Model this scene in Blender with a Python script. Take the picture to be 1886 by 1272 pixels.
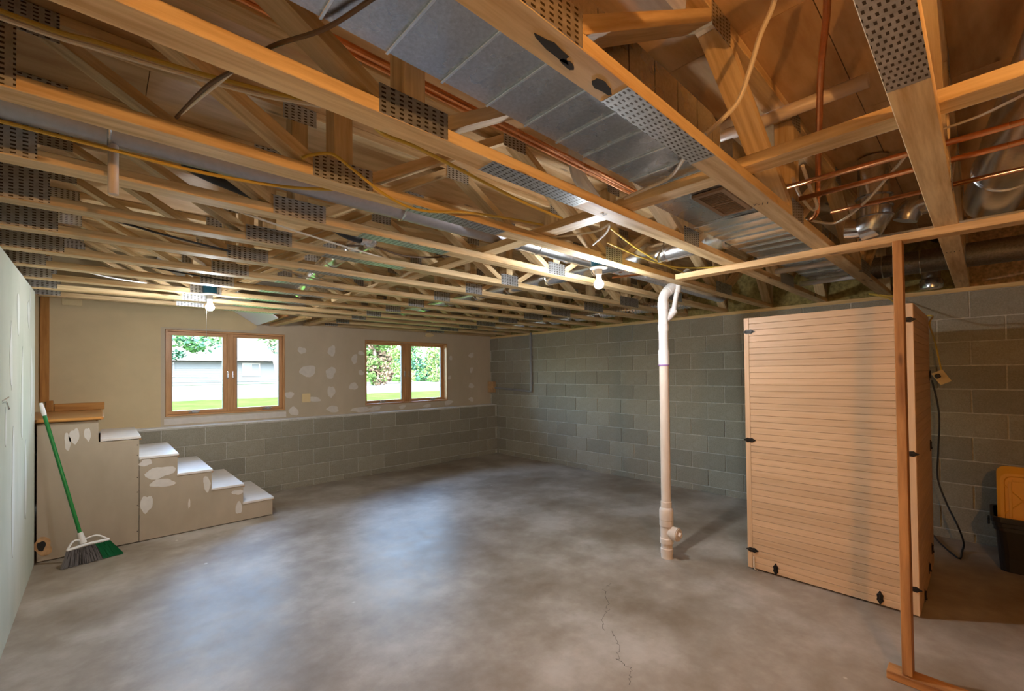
import bpy, bmesh, math, random
from mathutils import Vector, Matrix
random.seed(7)
for o in list(bpy.data.objects): bpy.data.objects.remove(o)
SC = bpy.context.scene
COL = SC.collection
R = math.radians

# ------------------------------------------------------------------ camera
FPX, CY, HC = 811.766, 676.858, 1.475
YAW, PIT, ROL = R(43.031), R(.771), R(-.623)
fw = Vector((math.sin(YAW)*math.cos(PIT), math.cos(YAW)*math.cos(PIT), math.sin(PIT)))
rt = Vector((math.cos(YAW), -math.sin(YAW), 0)); up = rt.cross(fw)
r2 = math.cos(ROL)*rt + math.sin(ROL)*up; u2 = -math.sin(ROL)*rt + math.cos(ROL)*up
cam = bpy.data.cameras.new('camera'); camo = bpy.data.objects.new('camera', cam); COL.objects.link(camo)
M = Matrix((r2, u2, -fw)).transposed().to_4x4(); M.translation = (0, 0, HC); camo.matrix_world = M
cam.sensor_fit = 'HORIZONTAL'; cam.sensor_width = 36; cam.lens = FPX/1886*36
cam.shift_y = (CY-636)/1886; cam.clip_start = .02; cam.clip_end = 500
SC.camera = camo
def P(x, y, ax, val):            # photo pixel -> point on the plane axis=val
    d = r2*((x-943)/FPX) - u2*((y-CY)/FPX) + fw
    o = Vector((0, 0, HC)); return o + d*((val-o[ax])/d[ax])

# ------------------------------------------------------------------ world, sun, exposure
W = bpy.data.worlds.new('sky'); SC.world = W; W.use_nodes = True
nt = W.node_tree; bg = nt.nodes['Background']
sky = nt.nodes.new('ShaderNodeTexSky'); sky.sky_type = 'NISHITA'; sky.sun_disc = False
sky.sun_elevation = R(48); sky.sun_rotation = R(200); sky.air_density = 1.2; sky.dust_density = 2.5; sky.ozone_density = 1.5
nt.links.new(sky.outputs[0], bg.inputs[0]); bg.inputs[1].default_value = 3.8
for nm, x0, x1 in (('window_portal', .56, 1.8), ('window_portal', 2.95, 4.42)):
    a = bpy.data.lights.new(nm, 'AREA'); a.shape = 'RECTANGLE'; a.size = x1-x0; a.size_y = .98
    a.cycles.is_portal = True
    ao = bpy.data.objects.new(nm, a); COL.objects.link(ao); ao.location = ((x0+x1)/2, 6.62, 1.52)
    ao.rotation_euler = (R(-90), 0, 0)
SC.view_settings.view_transform = 'Standard'; SC.view_settings.look = 'None'
SC.view_settings.gamma = 1; SC.view_settings.use_curve_mapping = False; SC.view_settings.exposure = 0.52
BULB_COOL, BULB_MID, BULB_WARM = 1450, 1150, 2400

# ------------------------------------------------------------------ materials
def newmat(name):
    m = bpy.data.materials.new(name); m.use_nodes = True
    t = m.node_tree; return m, t, t.nodes['Principled BSDF']
def nd(t, typ, **k):
    n = t.nodes.new(typ)
    for a, v in k.items():
        if a.startswith('i_'):
            key = a[2:]; key = int(key) if key.isdigit() else key
            n.inputs[key].default_value = v
        else: setattr(n, a, v)
    return n
def ramp(t, fac, stops):
    r = t.nodes.new('ShaderNodeValToRGB'); e = r.color_ramp.elements
    while len(e) < len(stops): e.new(.5)
    for el, (p, c) in zip(e, stops): el.position = p; el.color = (*c, 1)
    t.links.new(fac, r.inputs[0]); return r.outputs[0]
def coords(t, scale=(1, 1, 1), kind='Object'):
    tc = t.nodes.new('ShaderNodeTexCoord'); mp = t.nodes.new('ShaderNodeMapping')
    mp.inputs['Scale'].default_value = scale; t.links.new(tc.outputs[kind], mp.inputs[0])
    return mp.outputs[0]
def noise(t, vec, scale, detail=4, rough=.55, w=0):
    n = nd(t, 'ShaderNodeTexNoise'); n.inputs['Scale'].default_value = scale
    n.inputs['Detail'].default_value = detail; n.inputs['Roughness'].default_value = rough
    t.links.new(vec, n.inputs['Vector']); return n.outputs['Fac']
def mix(t, fac, a, b, mode='MIX'):
    n = nd(t, 'ShaderNodeMix', data_type='RGBA', blend_type=mode)
    for s, v in ((n.inputs['Factor'], fac), (n.inputs[6], a), (n.inputs[7], b)):
        if hasattr(v, 'is_linked') or hasattr(v, 'links'): t.links.new(v, s)
        else: s.default_value = v if isinstance(v, (int, float)) else (*v, 1)
    return n.outputs[2]
def bump(t, b, h, strength=.3, dist=.01):
    n = nd(t, 'ShaderNodeBump'); n.inputs['Strength'].default_value = strength; n.inputs['Distance'].default_value = dist
    t.links.new(h, n.inputs['Height']); t.links.new(n.outputs[0], b.inputs['Normal'])
def vary(t, col, amt):            # per-object brightness spread
    oi = nd(t, 'ShaderNodeObjectInfo'); hs = nd(t, 'ShaderNodeHueSaturation')
    mr = nd(t, 'ShaderNodeMapRange'); mr.inputs[3].default_value = 1-amt; mr.inputs[4].default_value = 1+amt
    t.links.new(oi.outputs['Random'], mr.inputs[0]); t.links.new(mr.outputs[0], hs.inputs['Value'])
    t.links.new(col, hs.inputs['Color']); return hs.outputs[0]
def wood(name, dark, light, grain=16, rough=.6, var=.12, knots=True, along=1.1):
    m, t, b = newmat(name)
    oi = nd(t, 'ShaderNodeObjectInfo'); tc = nd(t, 'ShaderNodeTexCoord')
    cm = nd(t, 'ShaderNodeVectorMath', operation='ADD'); sc = nd(t, 'ShaderNodeVectorMath', operation='SCALE')
    cb = nd(t, 'ShaderNodeCombineXYZ')
    for i in range(3): t.links.new(oi.outputs['Random'], cb.inputs[i])
    t.links.new(cb.outputs[0], sc.inputs[0]); sc.inputs['Scale'].default_value = 7.3
    t.links.new(tc.outputs['Object'], cm.inputs[0]); t.links.new(sc.outputs[0], cm.inputs[1])
    mp = nd(t, 'ShaderNodeMapping'); mp.inputs['Scale'].default_value = (along, grain, grain)
    t.links.new(cm.outputs[0], mp.inputs[0])
    g = noise(t, mp.outputs[0], 2.2, 5, .6)
    c = ramp(t, g, [(.3, dark), (.62, light)])
    if knots:
        mk = nd(t, 'ShaderNodeMapping'); mk.inputs['Scale'].default_value = (2.6, 9, 9); t.links.new(cm.outputs[0], mk.inputs[0])
        v = nd(t, 'ShaderNodeTexVoronoi'); v.inputs['Scale'].default_value = 1; t.links.new(mk.outputs[0], v.inputs['Vector'])
        k = ramp(t, v.outputs['Distance'], [(.05, (1, 1, 1)), (.13, (0, 0, 0))])
        c = mix(t, k, c, tuple(x*.35 for x in dark))
    c = vary(t, c, var)
    t.links.new(c, b.inputs['Base Color']); b.inputs['Roughness'].default_value = rough
    bump(t, b, g, .15, .003); return m
def plain(name, col, rough=.5, metal=0, var=0, nscale=0, namt=.15, bmp=0, coat=0):
    m, t, b = newmat(name); b.inputs['Roughness'].default_value = rough; b.inputs['Metallic'].default_value = metal
    if nscale:
        n = noise(t, coords(t), nscale, 5); c = ramp(t, n, [(.3, tuple(x*(1-namt) for x in col)), (.7, tuple(min(1, x*(1+namt)) for x in col))])
        if bmp: bump(t, b, n, bmp, .004)
    else:
        rg = nd(t, 'ShaderNodeRGB'); rg.outputs[0].default_value = (*col, 1); c = rg.outputs[0]
    if var: c = vary(t, c, var)
    t.links.new(c, b.inputs['Base Color']); b.inputs['Coat Weight'].default_value = coat
    return m
for_ext = ('grass', 'gravel', 'roof', 'leaf0', 'leaf1', 'leaf2', 'leaf3', 'leaf4', 'siding', 'bark')
def emis(name, col, s):
    m, t, b = newmat(name); b.inputs['Base Color'].default_value = (*col, 1)
    b.inputs['Emission Color'].default_value = (*col, 1); b.inputs['Emission Strength'].default_value = s; return m

MT = {}
MT['truss'] = wood('pine_lumber', (.50, .31, .13), (.77, .58, .32), var=.14)
MT['stud'] = wood('stud_lumber', (.22, .08, .02), (.54, .26, .09), grain=8, var=.1, along=.8)
MT['plate_wood'] = wood('plate_lumber', (.5, .29, .11), (.74, .5, .25), var=.1)
MT['sill'] = wood('sill_lumber', (.5, .33, .13), (.72, .52, .24), var=.05)
MT['oak'] = wood('varnished_oak', (.33, .13, .03), (.55, .26, .07), rough=.3, knots=False)
MT['winwood'] = wood('window_wood', (.45, .21, .07), (.64, .35, .15), rough=.4, knots=False, var=.05)
MT['cedar'] = wood('pale_cabin_wood', (.57, .36, .20), (.66, .44, .265), grain=22, rough=.5, knots=False, var=.075)
MT['osb'] = plain('oriented_strand_board', (.62, .42, .22), .8, nscale=38, namt=.4, bmp=.4)
MT['ply'] = wood('subfloor_plywood', (.48, .26, .10), (.72, .48, .24), grain=5, var=.1, along=1)
def galv(name, col, rough, sc, amt):
    m, t, b = newmat(name); b.inputs['Metallic'].default_value = 1
    n = noise(t, coords(t), sc, 6, .7); c = ramp(t, n, [(.3, tuple(x*(1-amt) for x in col)), (.7, tuple(min(1, x*(1+amt)) for x in col))])
    t.links.new(c, b.inputs['Base Color'])
    n2 = noise(t, coords(t), 6, 3)
    mr = nd(t, 'ShaderNodeMapRange'); mr.inputs[3].default_value = rough*.8; mr.inputs[4].default_value = rough*1.25
    t.links.new(n2, mr.inputs[0]); t.links.new(mr.outputs[0], b.inputs['Roughness'])
    bump(t, b, n2, .08, .01); return m
MT['galv'] = galv('galvanised_sheet', (.50, .52, .56), .27, 90, .18)
MT['galv_shiny'] = galv('shiny_galvanised', (.72, .75, .78), .24, 60, .12)
MT['duct_grey'] = galv('dull_grey_duct', (.46, .46, .5), .45, 40, .08)
MT['dark_duct'] = galv('dusty_dark_duct', (.30, .28, .24), .5, 80, .3)
MT['foil'] = galv('crinkled_foil', (.8, .82, .85), .22, 30, .12)
MT['copper'] = galv('copper_tube', (.80, .34, .14), .28, 30, .12)
MT['pvc'] = plain('white_pvc', (.74, .72, .70), .32, nscale=3, namt=.05)
MT['pvc_cream'] = plain('cream_pvc', (.74, .62, .52), .36, nscale=5, namt=.08)
MT['pvc_grey'] = plain('grey_conduit', (.25, .25, .26), .45)
MT['black'] = plain('black_rubber', (.012, .012, .014), .38)
MT['iron'] = plain('dark_iron_latch', (.03, .024, .02), .4, .6)
MT['yellow'] = plain('yellow_cable_jacket', (.62, .42, .06), .45)
MT['cream_cable'] = plain('cream_cable_jacket', (.66, .58, .46), .45)
MT['brown_cable'] = plain('brown_cable_jacket', (.12, .07, .035), .5)
MT['blue'] = plain('blue_plastic_box', (.01, .17, .36), .4)
MT['porcelain'] = plain('white_porcelain', (.85, .85, .84), .25)
MT['almond'] = plain('almond_plastic', (.78, .62, .34), .4)
MT['white_plastic'] = plain('white_plastic', (.78, .76, .72), .4)
MT['green'] = plain('green_broom_paint', (.005, .20, .035), .3)
MT['bristle'] = plain('grey_bristles', (.19, .18, .18), .75, var=.25)
MT['bristle_dark'] = plain('dark_bristles', (.06, .055, .055), .75)
MT['bristle_green'] = plain('green_bristles', (.008, .22, .08), .65, var=.2)
MT['lid'] = plain('yellow_tote_lid', (.78, .40, .03), .45)
MT['insul'] = plain('yellow_insulation', (.33, .26, .09), .95, nscale=30, namt=.4, bmp=.8)
MT['mud'] = plain('joint_compound', (.70, .65, .59), .8, nscale=18, namt=.06)
MT['mud_white'] = plain('white_plaster', (.72, .74, .69), .8)
MT['paint_tan'] = plain('tan_paint', (.64, .51, .30), .75, nscale=4, namt=.05)
MT['white_board'] = plain('white_soffit_board', (.82, .82, .82), .8)
MT['tread'] = plain('white_film_tread', (.80, .74, .68), .4, nscale=6, namt=.08)
MT['rawwood'] = plain('raw_tread_edge', (.55, .33, .16), .8, nscale=20, namt=.2)
MT['ink'] = plain('lumber_ink', (.05, .03, .02), .8)
MT['siding'] = plain('darkened_siding', (.068, .077, .083), .6)  # outdoor base colours from here darkened to offset the strong sky
MT['roof'] = plain('darkened_shingles', (.10, .094, .09), .85, nscale=40, namt=.08)
MT['darkened_paint'] = plain('darkened_trim', (.11, .11, .11), .5)
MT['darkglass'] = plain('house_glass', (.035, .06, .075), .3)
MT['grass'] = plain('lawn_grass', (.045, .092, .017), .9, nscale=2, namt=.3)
MT['gravel'] = plain('darkened_drive', (.092, .086, .082), .9, nscale=3, namt=.07)
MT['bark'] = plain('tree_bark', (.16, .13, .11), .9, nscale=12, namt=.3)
for i, c in enumerate(((.04, .10, .032), (.075, .135, .042), (.036, .092, .06), (.14, .105, .075), (.11, .15, .052))):  # leaf colours also darkened against the bright sky
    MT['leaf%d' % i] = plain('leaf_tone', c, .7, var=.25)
MT['grille'] = plain('brown_register', (.30, .2, .13), .45, .3)
MT['dark'] = plain('dark_void', (.02, .017, .014), .8)
MT['lens'] = plain('purple_primer', (.3, .16, .4), .5)

for k_ in for_ext: MT[k_].node_tree.nodes['Principled BSDF'].inputs['Specular IOR Level'].default_value = 0
def concrete():
    m, t, b = newmat('concrete_floor'); v = coords(t)
    n1 = noise(t, v, 1.1, 7, .62); n2 = noise(t, v, 7, 6, .65); n3 = noise(t, v, 60, 3)
    c = ramp(t, n1, [(.36, (.25, .195, .14)), (.5, (.37, .315, .255)), (.62, (.51, .46, .40))])
    c2 = ramp(t, n2, [(.3, (.72, .69, .64)), (.7, (1, 1, 1))])
    c = mix(t, .75, c, c2, 'MULTIPLY')
    # paint and plaster specks
    vo = nd(t, 'ShaderNodeTexVoronoi'); vo.inputs['Scale'].default_value = 2.2; t.links.new(v, vo.inputs['Vector'])
    sp = ramp(t, vo.outputs['Distance'], [(.02, (1, 1, 1)), (.035, (0, 0, 0))])
    c = mix(t, sp, c, (.66, .62, .56))
    t.links.new(c, b.inputs['Base Color'])
    rr = nd(t, 'ShaderNodeMapRange'); rr.inputs[3].default_value = .33; rr.inputs[4].default_value = .56; t.links.new(n2, rr.inputs[0]); t.links.new(rr.outputs[0], b.inputs['Roughness'])
    bump(t, b, n3, .12, .003); return m
MT['concrete'] = concrete()
def block():
    m, t, b = newmat('concrete_block'); v = coords(t)
    oi = nd(t, 'ShaderNodeObjectInfo')
    n1 = noise(t, v, 120, 4, .7); n2 = noise(t, v, 5, 5, .65)
    c = ramp(t, n1, [(.3, (.235, .218, .165)), (.7, (.355, .33, .26))])
    c = mix(t, ramp(t, n2, [(.55, (0, 0, 0)), (.85, (.45, .45, .45))]), c, (.44, .43, .38))
    c = vary(t, c, .13); t.links.new(c, b.inputs['Base Color']); b.inputs['Roughness'].default_value = .9
    bump(t, b, n1, .5, .004); return m
MT['block'] = block()
MT['mortar'] = plain('mortar', (.50, .48, .42), .95, nscale=40, namt=.2, bmp=.3)
def drywall(name, c0, c1, sc=1.3):
    m, t, b = newmat(name); v = coords(t, (1, 1, .5))
    n = noise(t, v, sc, 4); n2 = noise(t, v, 12, 4)
    c = ramp(t, n, [(.35, c0), (.65, c1)]); c = mix(t, .3, c, ramp(t, n2, [(.3, (.85, .84, .82)), (.7, (1, 1, 1))]), 'MULTIPLY')
    t.links.new(c, b.inputs['Base Color']); b.inputs['Roughness'].default_value = .85; return m
MT['drywall'] = drywall('paper_drywall', (.53, .445, .325), (.61, .515, .385))
MT['stairboard'] = drywall('stair_side_drywall', (.42, .345, .25), (.50, .41, .305), 2.2)
MT['greenboard'] = drywall('pale_green_drywall', (.52, .56, .46), (.64, .65, .56), 1.6)
def nailplate(name, ax):
    m, t, b = newmat(name); b.inputs['Metallic'].default_value = .85; b.inputs['Roughness'].default_value = .38
    tc = nd(t, 'ShaderNodeTexCoord'); sp = nd(t, 'ShaderNodeSeparateXYZ'); t.links.new(tc.outputs['Object'], sp.inputs[0])
    def mth(op, a, bv=None):
        n = nd(t, 'ShaderNodeMath', operation=op)
        for i, q in enumerate((a, bv)):
            if q is None: continue
            if isinstance(q, (int, float)): n.inputs[i].default_value = q
            else: t.links.new(q, n.inputs[i])
        return n.outputs[0]
    u, v = sp.outputs['X'], sp.outputs[ax]
    pu, pv = (.0265, .0125)
    uu = mth('DIVIDE', u, pu); col = mth('FLOOR', uu)
    off = mth('MULTIPLY', mth('MODULO', col, 2.0), .5)
    vv = mth('ADD', mth('DIVIDE', v, pv), off)
    fu = mth('ABSOLUTE', mth('SUBTRACT', mth('FRACT', uu), .5)); fv = mth('ABSOLUTE', mth('SUBTRACT', mth('FRACT', vv), .5))
    hole = mth('MULTIPLY', mth('LESS_THAN', fu, .24), mth('LESS_THAN', fv, .22))
    nz = noise(t, coords(t), 40, 4); base = ramp(t, nz, [(.3, (.42, .43, .43)), (.7, (.64, .65, .65))])
    c = mix(t, hole, base, (.08, .06, .04)); t.links.new(c, b.inputs['Base Color'])
    inv = mth('SUBTRACT', 1.0, hole); bump(t, b, inv, .8, .004); return m
MT['np_side'] = nailplate('punched_truss_plate', 'Z'); MT['np_bot'] = nailplate('punched_splice_plate', 'Y')
def glass():
    m, t, b = newmat('window_glass'); t.nodes.remove(b)
    out = t.nodes['Material Output']; tr = nd(t, 'ShaderNodeBsdfTransparent'); gl = nd(t, 'ShaderNodeBsdfGlossy'); gl.inputs['Roughness'].default_value = .02
    tr.inputs[0].default_value = (.96, .98, .97, 1)
    fr = nd(t, 'ShaderNodeFresnel'); fr.inputs[0].default_value = 1.3; mx = nd(t, 'ShaderNodeMixShader')
    t.links.new(fr.outputs[0], mx.inputs[0]); t.links.new(tr.outputs[0], mx.inputs[1]); t.links.new(gl.outputs[0], mx.inputs[2]); t.links.new(mx.outputs[0], out.inputs[0]); return m
MT['glass'] = glass()
MT['bulb_cool'] = emis('lit_bulb_cool', (.90, .95, 1), BULB_COOL)
MT['bulb_mid'] = emis('lit_bulb_neutral', (.92, .96, 1), BULB_MID)
MT['bulb_shell'] = emis('glowing_bulb_shell', (.95, .97, 1), 5)
MT['bulb_warm'] = emis('lit_bulb_warm', (1, .48, .15), BULB_WARM)

# ------------------------------------------------------------------ mesh helpers
class MB:
    def __init__(s): s.v, s.f, s.sm = [], [], []
    def add(s, vs, fs, smooth=False):
        n = len(s.v); s.v += [tuple(p) for p in vs]
        for q in fs: s.f.append(tuple(i+n for i in q)); s.sm.append(smooth)
        return s
    def box(s, a, b, ch=0):
        x0, y0, z0 = a; x1, y1, z1 = b
        if ch <= 0:
            vs = [(x, y, z) for x in (x0, x1) for y in (y0, y1) for z in (z0, z1)]
            return s.add(vs, [(0, 1, 3, 2), (4, 6, 7, 5), (0, 4, 5, 1), (2, 3, 7, 6), (0, 2, 6, 4), (1, 5, 7, 3)])
        bm = bmesh.new(); bmesh.ops.create_cube(bm, size=1)
        for v in bm.verts: v.co = Vector((x0+(v.co.x+.5)*(x1-x0), y0+(v.co.y+.5)*(y1-y0), z0+(v.co.z+.5)*(z1-z0)))
        bmesh.ops.bevel(bm, geom=bm.edges[:], offset=ch, segments=1, affect='EDGES')
        s.bm(bm); return s
    def bm(s, bm, smooth=False):
        bm.verts.ensure_lookup_table(); bm.verts.index_update()
        s.add([v.co[:] for v in bm.verts], [[v.index for v in f.verts] for f in bm.faces], smooth); bm.free(); return s
    def prism(s, pts, ax, a, b):          # polygon (list of 2d) extruded along axis ax from a to b
        def mk(p, h):
            q = list(p); q.insert(ax, h); return tuple(q)
        n = len(pts); vs = [mk(p, a) for p in pts] + [mk(p, b) for p in pts]
        fs = [tuple(range(n)), tuple(range(2*n-1, n-1, -1))] + [(i, (i+1) % n, n+(i+1) % n, n+i) for i in range(n)]
        bm = bmesh.new(); bv = [bm.verts.new(p) for p in vs]
        for f in fs: bm.faces.new([bv[i] for i in f])
        bmesh.ops.recalc_face_normals(bm, faces=bm.faces[:]); return s.bm(bm)
    def tube(s, pts, r, n=10, cap=True, smooth=True):
        pts = [Vector(p) for p in pts]; rs = r if isinstance(r, (list, tuple)) else [r]*len(pts)
        t0 = (pts[1]-pts[0]).normalized(); a = Vector((0, 0, 1)) if abs(t0.z) < .9 else Vector((1, 0, 0))
        nrm = (a - t0*a.dot(t0)).normalized(); vs, fs = [], []
        for i, p in enumerate(pts):
            t = (pts[min(i+1, len(pts)-1)]-pts[max(i-1, 0)])
            t = t.normalized() if t.length > 1e-9 else t0
            nrm = (nrm - t*nrm.dot(t)).normalized(); bn = t.cross(nrm); t0 = t
            for k in range(n):
                q = 2*math.pi*k/n; vs.append(p + (nrm*math.cos(q)+bn*math.sin(q))*rs[i])
        for i in range(len(pts)-1):
            for k in range(n):
                k2 = (k+1) % n; fs.append((i*n+k, i*n+k2, (i+1)*n+k2, (i+1)*n+k))
        s.add(vs, fs, smooth)
        if cap:
            m = len(pts)-1
            s.add(vs[:n], [tuple(range(n-1, -1, -1))]); s.add(vs[m*n:], [tuple(range(n))])
        return s
    def lathe(s, prof, c=(0, 0, 0), n=20, axis=2, smooth=True):    # prof: (r, h)
        vs, fs = [], []
        for r, h in prof:
            for k in range(n):
                q = 2*math.pi*k/n; p = [r*math.cos(q), r*math.sin(q)]; p.insert(axis, h)
                vs.append((p[0]+c[0], p[1]+c[1], p[2]+c[2]))
        for i in range(len(prof)-1):
            for k in range(n):
                k2 = (k+1) % n; fs.append((i*n+k, i*n+k2, (i+1)*n+k2, (i+1)*n+k))
        s.add(vs, fs, smooth)
        if prof[0][0] > 1e-5: s.add(vs[:n], [tuple(range(n-1, -1, -1))])
        if prof[-1][0] > 1e-5: s.add(vs[-n:], [tuple(range(n))])
        return s
    def mesh(s, name, mat):
        me = bpy.data.meshes.new(name); me.from_pydata(s.v, [], s.f); me.polygons.foreach_set('use_smooth', s.sm)
        me.materials.append(MT[mat] if isinstance(mat, str) else mat)
        bm = bmesh.new(); bm.from_mesh(me); bmesh.ops.recalc_face_normals(bm, faces=bm.faces[:])
        if any(s.sm):
            bmesh.ops.remove_doubles(bm, verts=bm.verts[:], dist=1e-6)
            for e in bm.edges: e.smooth = len(e.link_faces) == 2 and e.calc_face_angle(0) < R(32)
        bm.to_mesh(me); bm.free()
        me.update(); return me
    def obj(s, name, mat, parent=None, loc=(0, 0, 0), **tags): return link(name, s.mesh(name, mat), parent, loc, **tags)
def link(name, me, parent=None, loc=(0, 0, 0), rot=None, **tags):
    o = bpy.data.objects.new(name, me); COL.objects.link(o); o.location = loc
    if rot is not None: o.rotation_euler = rot
    if parent: o.parent = parent
    return tag(o, **tags)
def tag(o, label=None, cat=None, group=None, kind=None):
    if label: o['label'] = label
    if cat: o['category'] = cat
    if group: o['group'] = group
    if kind: o['kind'] = kind
    return o
def thing(name, loc, label, cat, group=None, rz=0):
    o = link(name, None, None, loc, (0, 0, rz)); o.empty_display_size = .1; return tag(o, label, cat, group)
def copy_tree(o, parent=None):
    c = o.copy(); COL.objects.link(c); c.parent = parent
    for ch in list(o.children): copy_tree(ch, c)
    return c
def smooth_path(pts, k=6):
    pts = [Vector(p) for p in pts]; out = []
    q = [pts[0]*2-pts[1]] + pts + [pts[-1]*2-pts[-2]]
    for i in range(1, len(q)-2):
        for j in range(k):
            t = j/k; a, b, c, d = q[i-1:i+3]
            out.append(.5*((2*b)+(c-a)*t+(2*a-5*b+4*c-d)*t*t+(-a+3*b-3*c+d)*t**3))
    return out + [pts[-1]]
def board(name, p0, p1, w, t, mat, parent=None, wdir=None, ch=.002, **tags):
    # board from p0 to p1 (centre line), width w along wdir, thickness t; local X is the grain
    p0, p1 = Vector(p0), Vector(p1); d = p1-p0; L = d.length; X = d.normalized()
    wd = Vector(wdir or (0, 1, 0)); Y = (wd - X*wd.dot(X)).normalized(); Z = X.cross(Y)
    me = MB().box((0, -w/2, -t/2), (L, w/2, t/2), ch).mesh(name, mat)
    o = link(name, me, parent, p0, Matrix((X, Y, Z)).transposed().to_euler(), **tags); return o

# ------------------------------------------------------------------ dimensions
ZB = 2.174                 # underside of the trusses
XW = 5.415                 # right block wall face
YK, YD = 6.22, 6.40        # back knee wall face, window drywall face
XL = -.385                 # left partition face
TY = [.073, .58, 1.085, 1.585, 2.065, 2.558, 3.02, 3.51, 3.977, 4.465, 4.94, 5.36, 5.86, 6.27]
ZS = 2.682                 # underside of the subfloor

# ------------------------------------------------------------------ setting
fl_ = MB().box((-2.3, -5.8, -.12), (5.75, 6.75, 0)).obj('floor', 'concrete', kind='structure', label='stained grey concrete slab floor of the basement', cat='floor')

def crack(pix, w, seed):
    rg = random.Random(seed); pts = [P(x, y, 2, 0) for x, y in pix]; path = []
    for a, b in zip(pts, pts[1:]):
        for k in range(8): path.append(a.lerp(b, k/8)+Vector((rg.uniform(-.012, .012), rg.uniform(-.012, .012), 0)))
    mb = MB()
    for a, b in zip(path, path[1:]):
        n = Vector((-(b-a).y, (b-a).x, 0)).normalized()*w*rg.uniform(.5, 1.1); z = Vector((0, 0, .0004)); e = (b-a)*.06
        mb.add([a-n-e+z, a+n-e+z, b+n+e+z, b-n+e+z], [(0, 1, 2, 3)])
    mb.obj('crack', 'dark', fl_)
crack([(1113, 1085), (1120, 1120), (1108, 1140), (1112, 1165)], .0011, 1); crack([(1128, 1165), (1140, 1190), (1138, 1215), (1165, 1235), (1158, 1262)], .0011, 2)
crack([(1118, 1080), (1125, 1072)], .0008, 3)
BL, BH, JT = .4064, .2035, .010
blk = MB().box((-.004, -(BL-JT)/2, -(BH-JT)/2), (.05, (BL-JT)/2, (BH-JT)/2), .003).mesh('block', 'block')
half = {}
def block_piece(w, h):
    k = (round(w, 3), round(h, 3))
    if k not in half: half[k] = MB().box((-.004, -w/2, -h/2), (.05, w/2, h/2), .003).mesh('block', 'block')
    return half[k]
ZC = [0] + [.078+BH*i for i in range(0, 10)] + [2.136]
def courses(lo, hi, top, parent, place, ph0, ph1):
    for i in range(len(ZC)-1):
        z0, z1 = ZC[i], min(ZC[i+1], top)
        if z1-z0 < .03: continue
        ph = (ph0, ph1)[i % 2]; k = math.floor((lo-ph)/BL)
        while ph+k*BL < hi-.02:
            a, b = max(lo, ph+k*BL), min(hi, ph+(k+1)*BL); k += 1
            if b-a < .05: continue
            jit = random.uniform(-.0015, .0015)
            place(block_piece(b-a-JT, z1-z0-JT), (a+b)/2, (z0+z1)/2+(JT/2 if i == 0 else 0)*0, jit, parent)
wr = MB().box((XW+.001, -5.8, 0), (XW+.20, 6.6, 2.136)).obj('wall_right', 'mortar', kind='structure', label='tall grey concrete block wall beside the plank cabin', cat='wall')
courses(-1.15, YK+.18, 2.136, wr, lambda me, c, z, j, p: link('block', me, p, (XW-.002+j, c, z), (0, 0, 0)), 1.905-BL*4.5, 1.905-BL*4)
rest = MB()
for i in range(len(ZC)-1):
    y = -1.15 - (i % 2)*.2
    while y > -5.6:
        rest.box((XW-.005, y-BL+JT, ZC[i]+.005), (XW+.03, y, ZC[i+1]-.005)); y -= BL
rest.obj('block_courses', 'block', wr, kind='stuff')
wb = MB().box((-2.2, YK+.001, 0), (XW, 6.62, .905)).obj('wall_back', 'mortar', kind='structure', label='low grey block knee wall under the two windows', cat='wall')
courses(.0, XW-.005, .905, wb, lambda me, c, z, j, p: link('block', me, p, (c, YK-.002+j, z), (0, 0, R(90))), .49, .70)
MB().box((-2.2, YK-.002, .9055), (XW-.01, YD+.002, .912)).obj('trim_1', 'white_board', kind='structure', label='thin white strip added for the daylit line on top of the knee wall', cat='ledge')  # white strip stands in for daylight on the ledge top

# window wall of drywall, with two openings
W1 = (.54, 1.808, 1.02, 2.03); W2 = (2.93, 4.43, 1.016, 2.012)
m = MB(); zt = 3.7
for x0, x1, z0, z1 in ((-2.2, W1[0], .905, zt), (W1[0], W1[1], .905, W1[2]), (W1[0], W1[1], W1[3], zt), (W1[1], W2[0], .905, zt),
                       (W2[0], W2[1], .905, W2[2]), (W2[0], W2[1], W2[3], zt), (W2[1], XW+.2, .905, zt)):
    m.box((x0, YD, z0), (x1, 6.60, z1))
wd = m.obj('wall_window', 'drywall', kind='structure', label='brown unpainted drywall with plaster patches around both windows', cat='wall')
MB().prism([(-2.2, .908), (.50, .908), (.50, 2.05), (1.40, 2.06), (1.46, 2.09), (1.475, 2.125), (1.235, 2.275), (.9, 2.5), (.9, 3.6), (-2.2, 3.6)], 1, YD-.003, YD+.001).obj('painted_area', 'paint_tan', wd)
def patch(name, c, rx, rz, plane, parent, mat='mud', th=.0015, n=18, seed=0):
    # irregular dab of joint compound on a wall; plane 'y' or 'x'
    rg = random.Random(seed); pts = []; ph = [rg.uniform(0, 6.28) for _ in range(3)]
    for k in range(n):
        q = 2*math.pi*k/n; f = 1+.14*math.sin(2*q+ph[0])+.1*math.sin(3*q+ph[1])+.07*math.sin(5*q+ph[2])
        pts.append((c[0]+rx*f*math.cos(q), c[1]+rz*f*math.sin(q)))
    ax = 1 if plane[0] == 'y' else 0; v = float(plane[1:])
    return MB().prism(pts, ax, v-th, v+.0005).obj(name, mat, parent)
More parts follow.
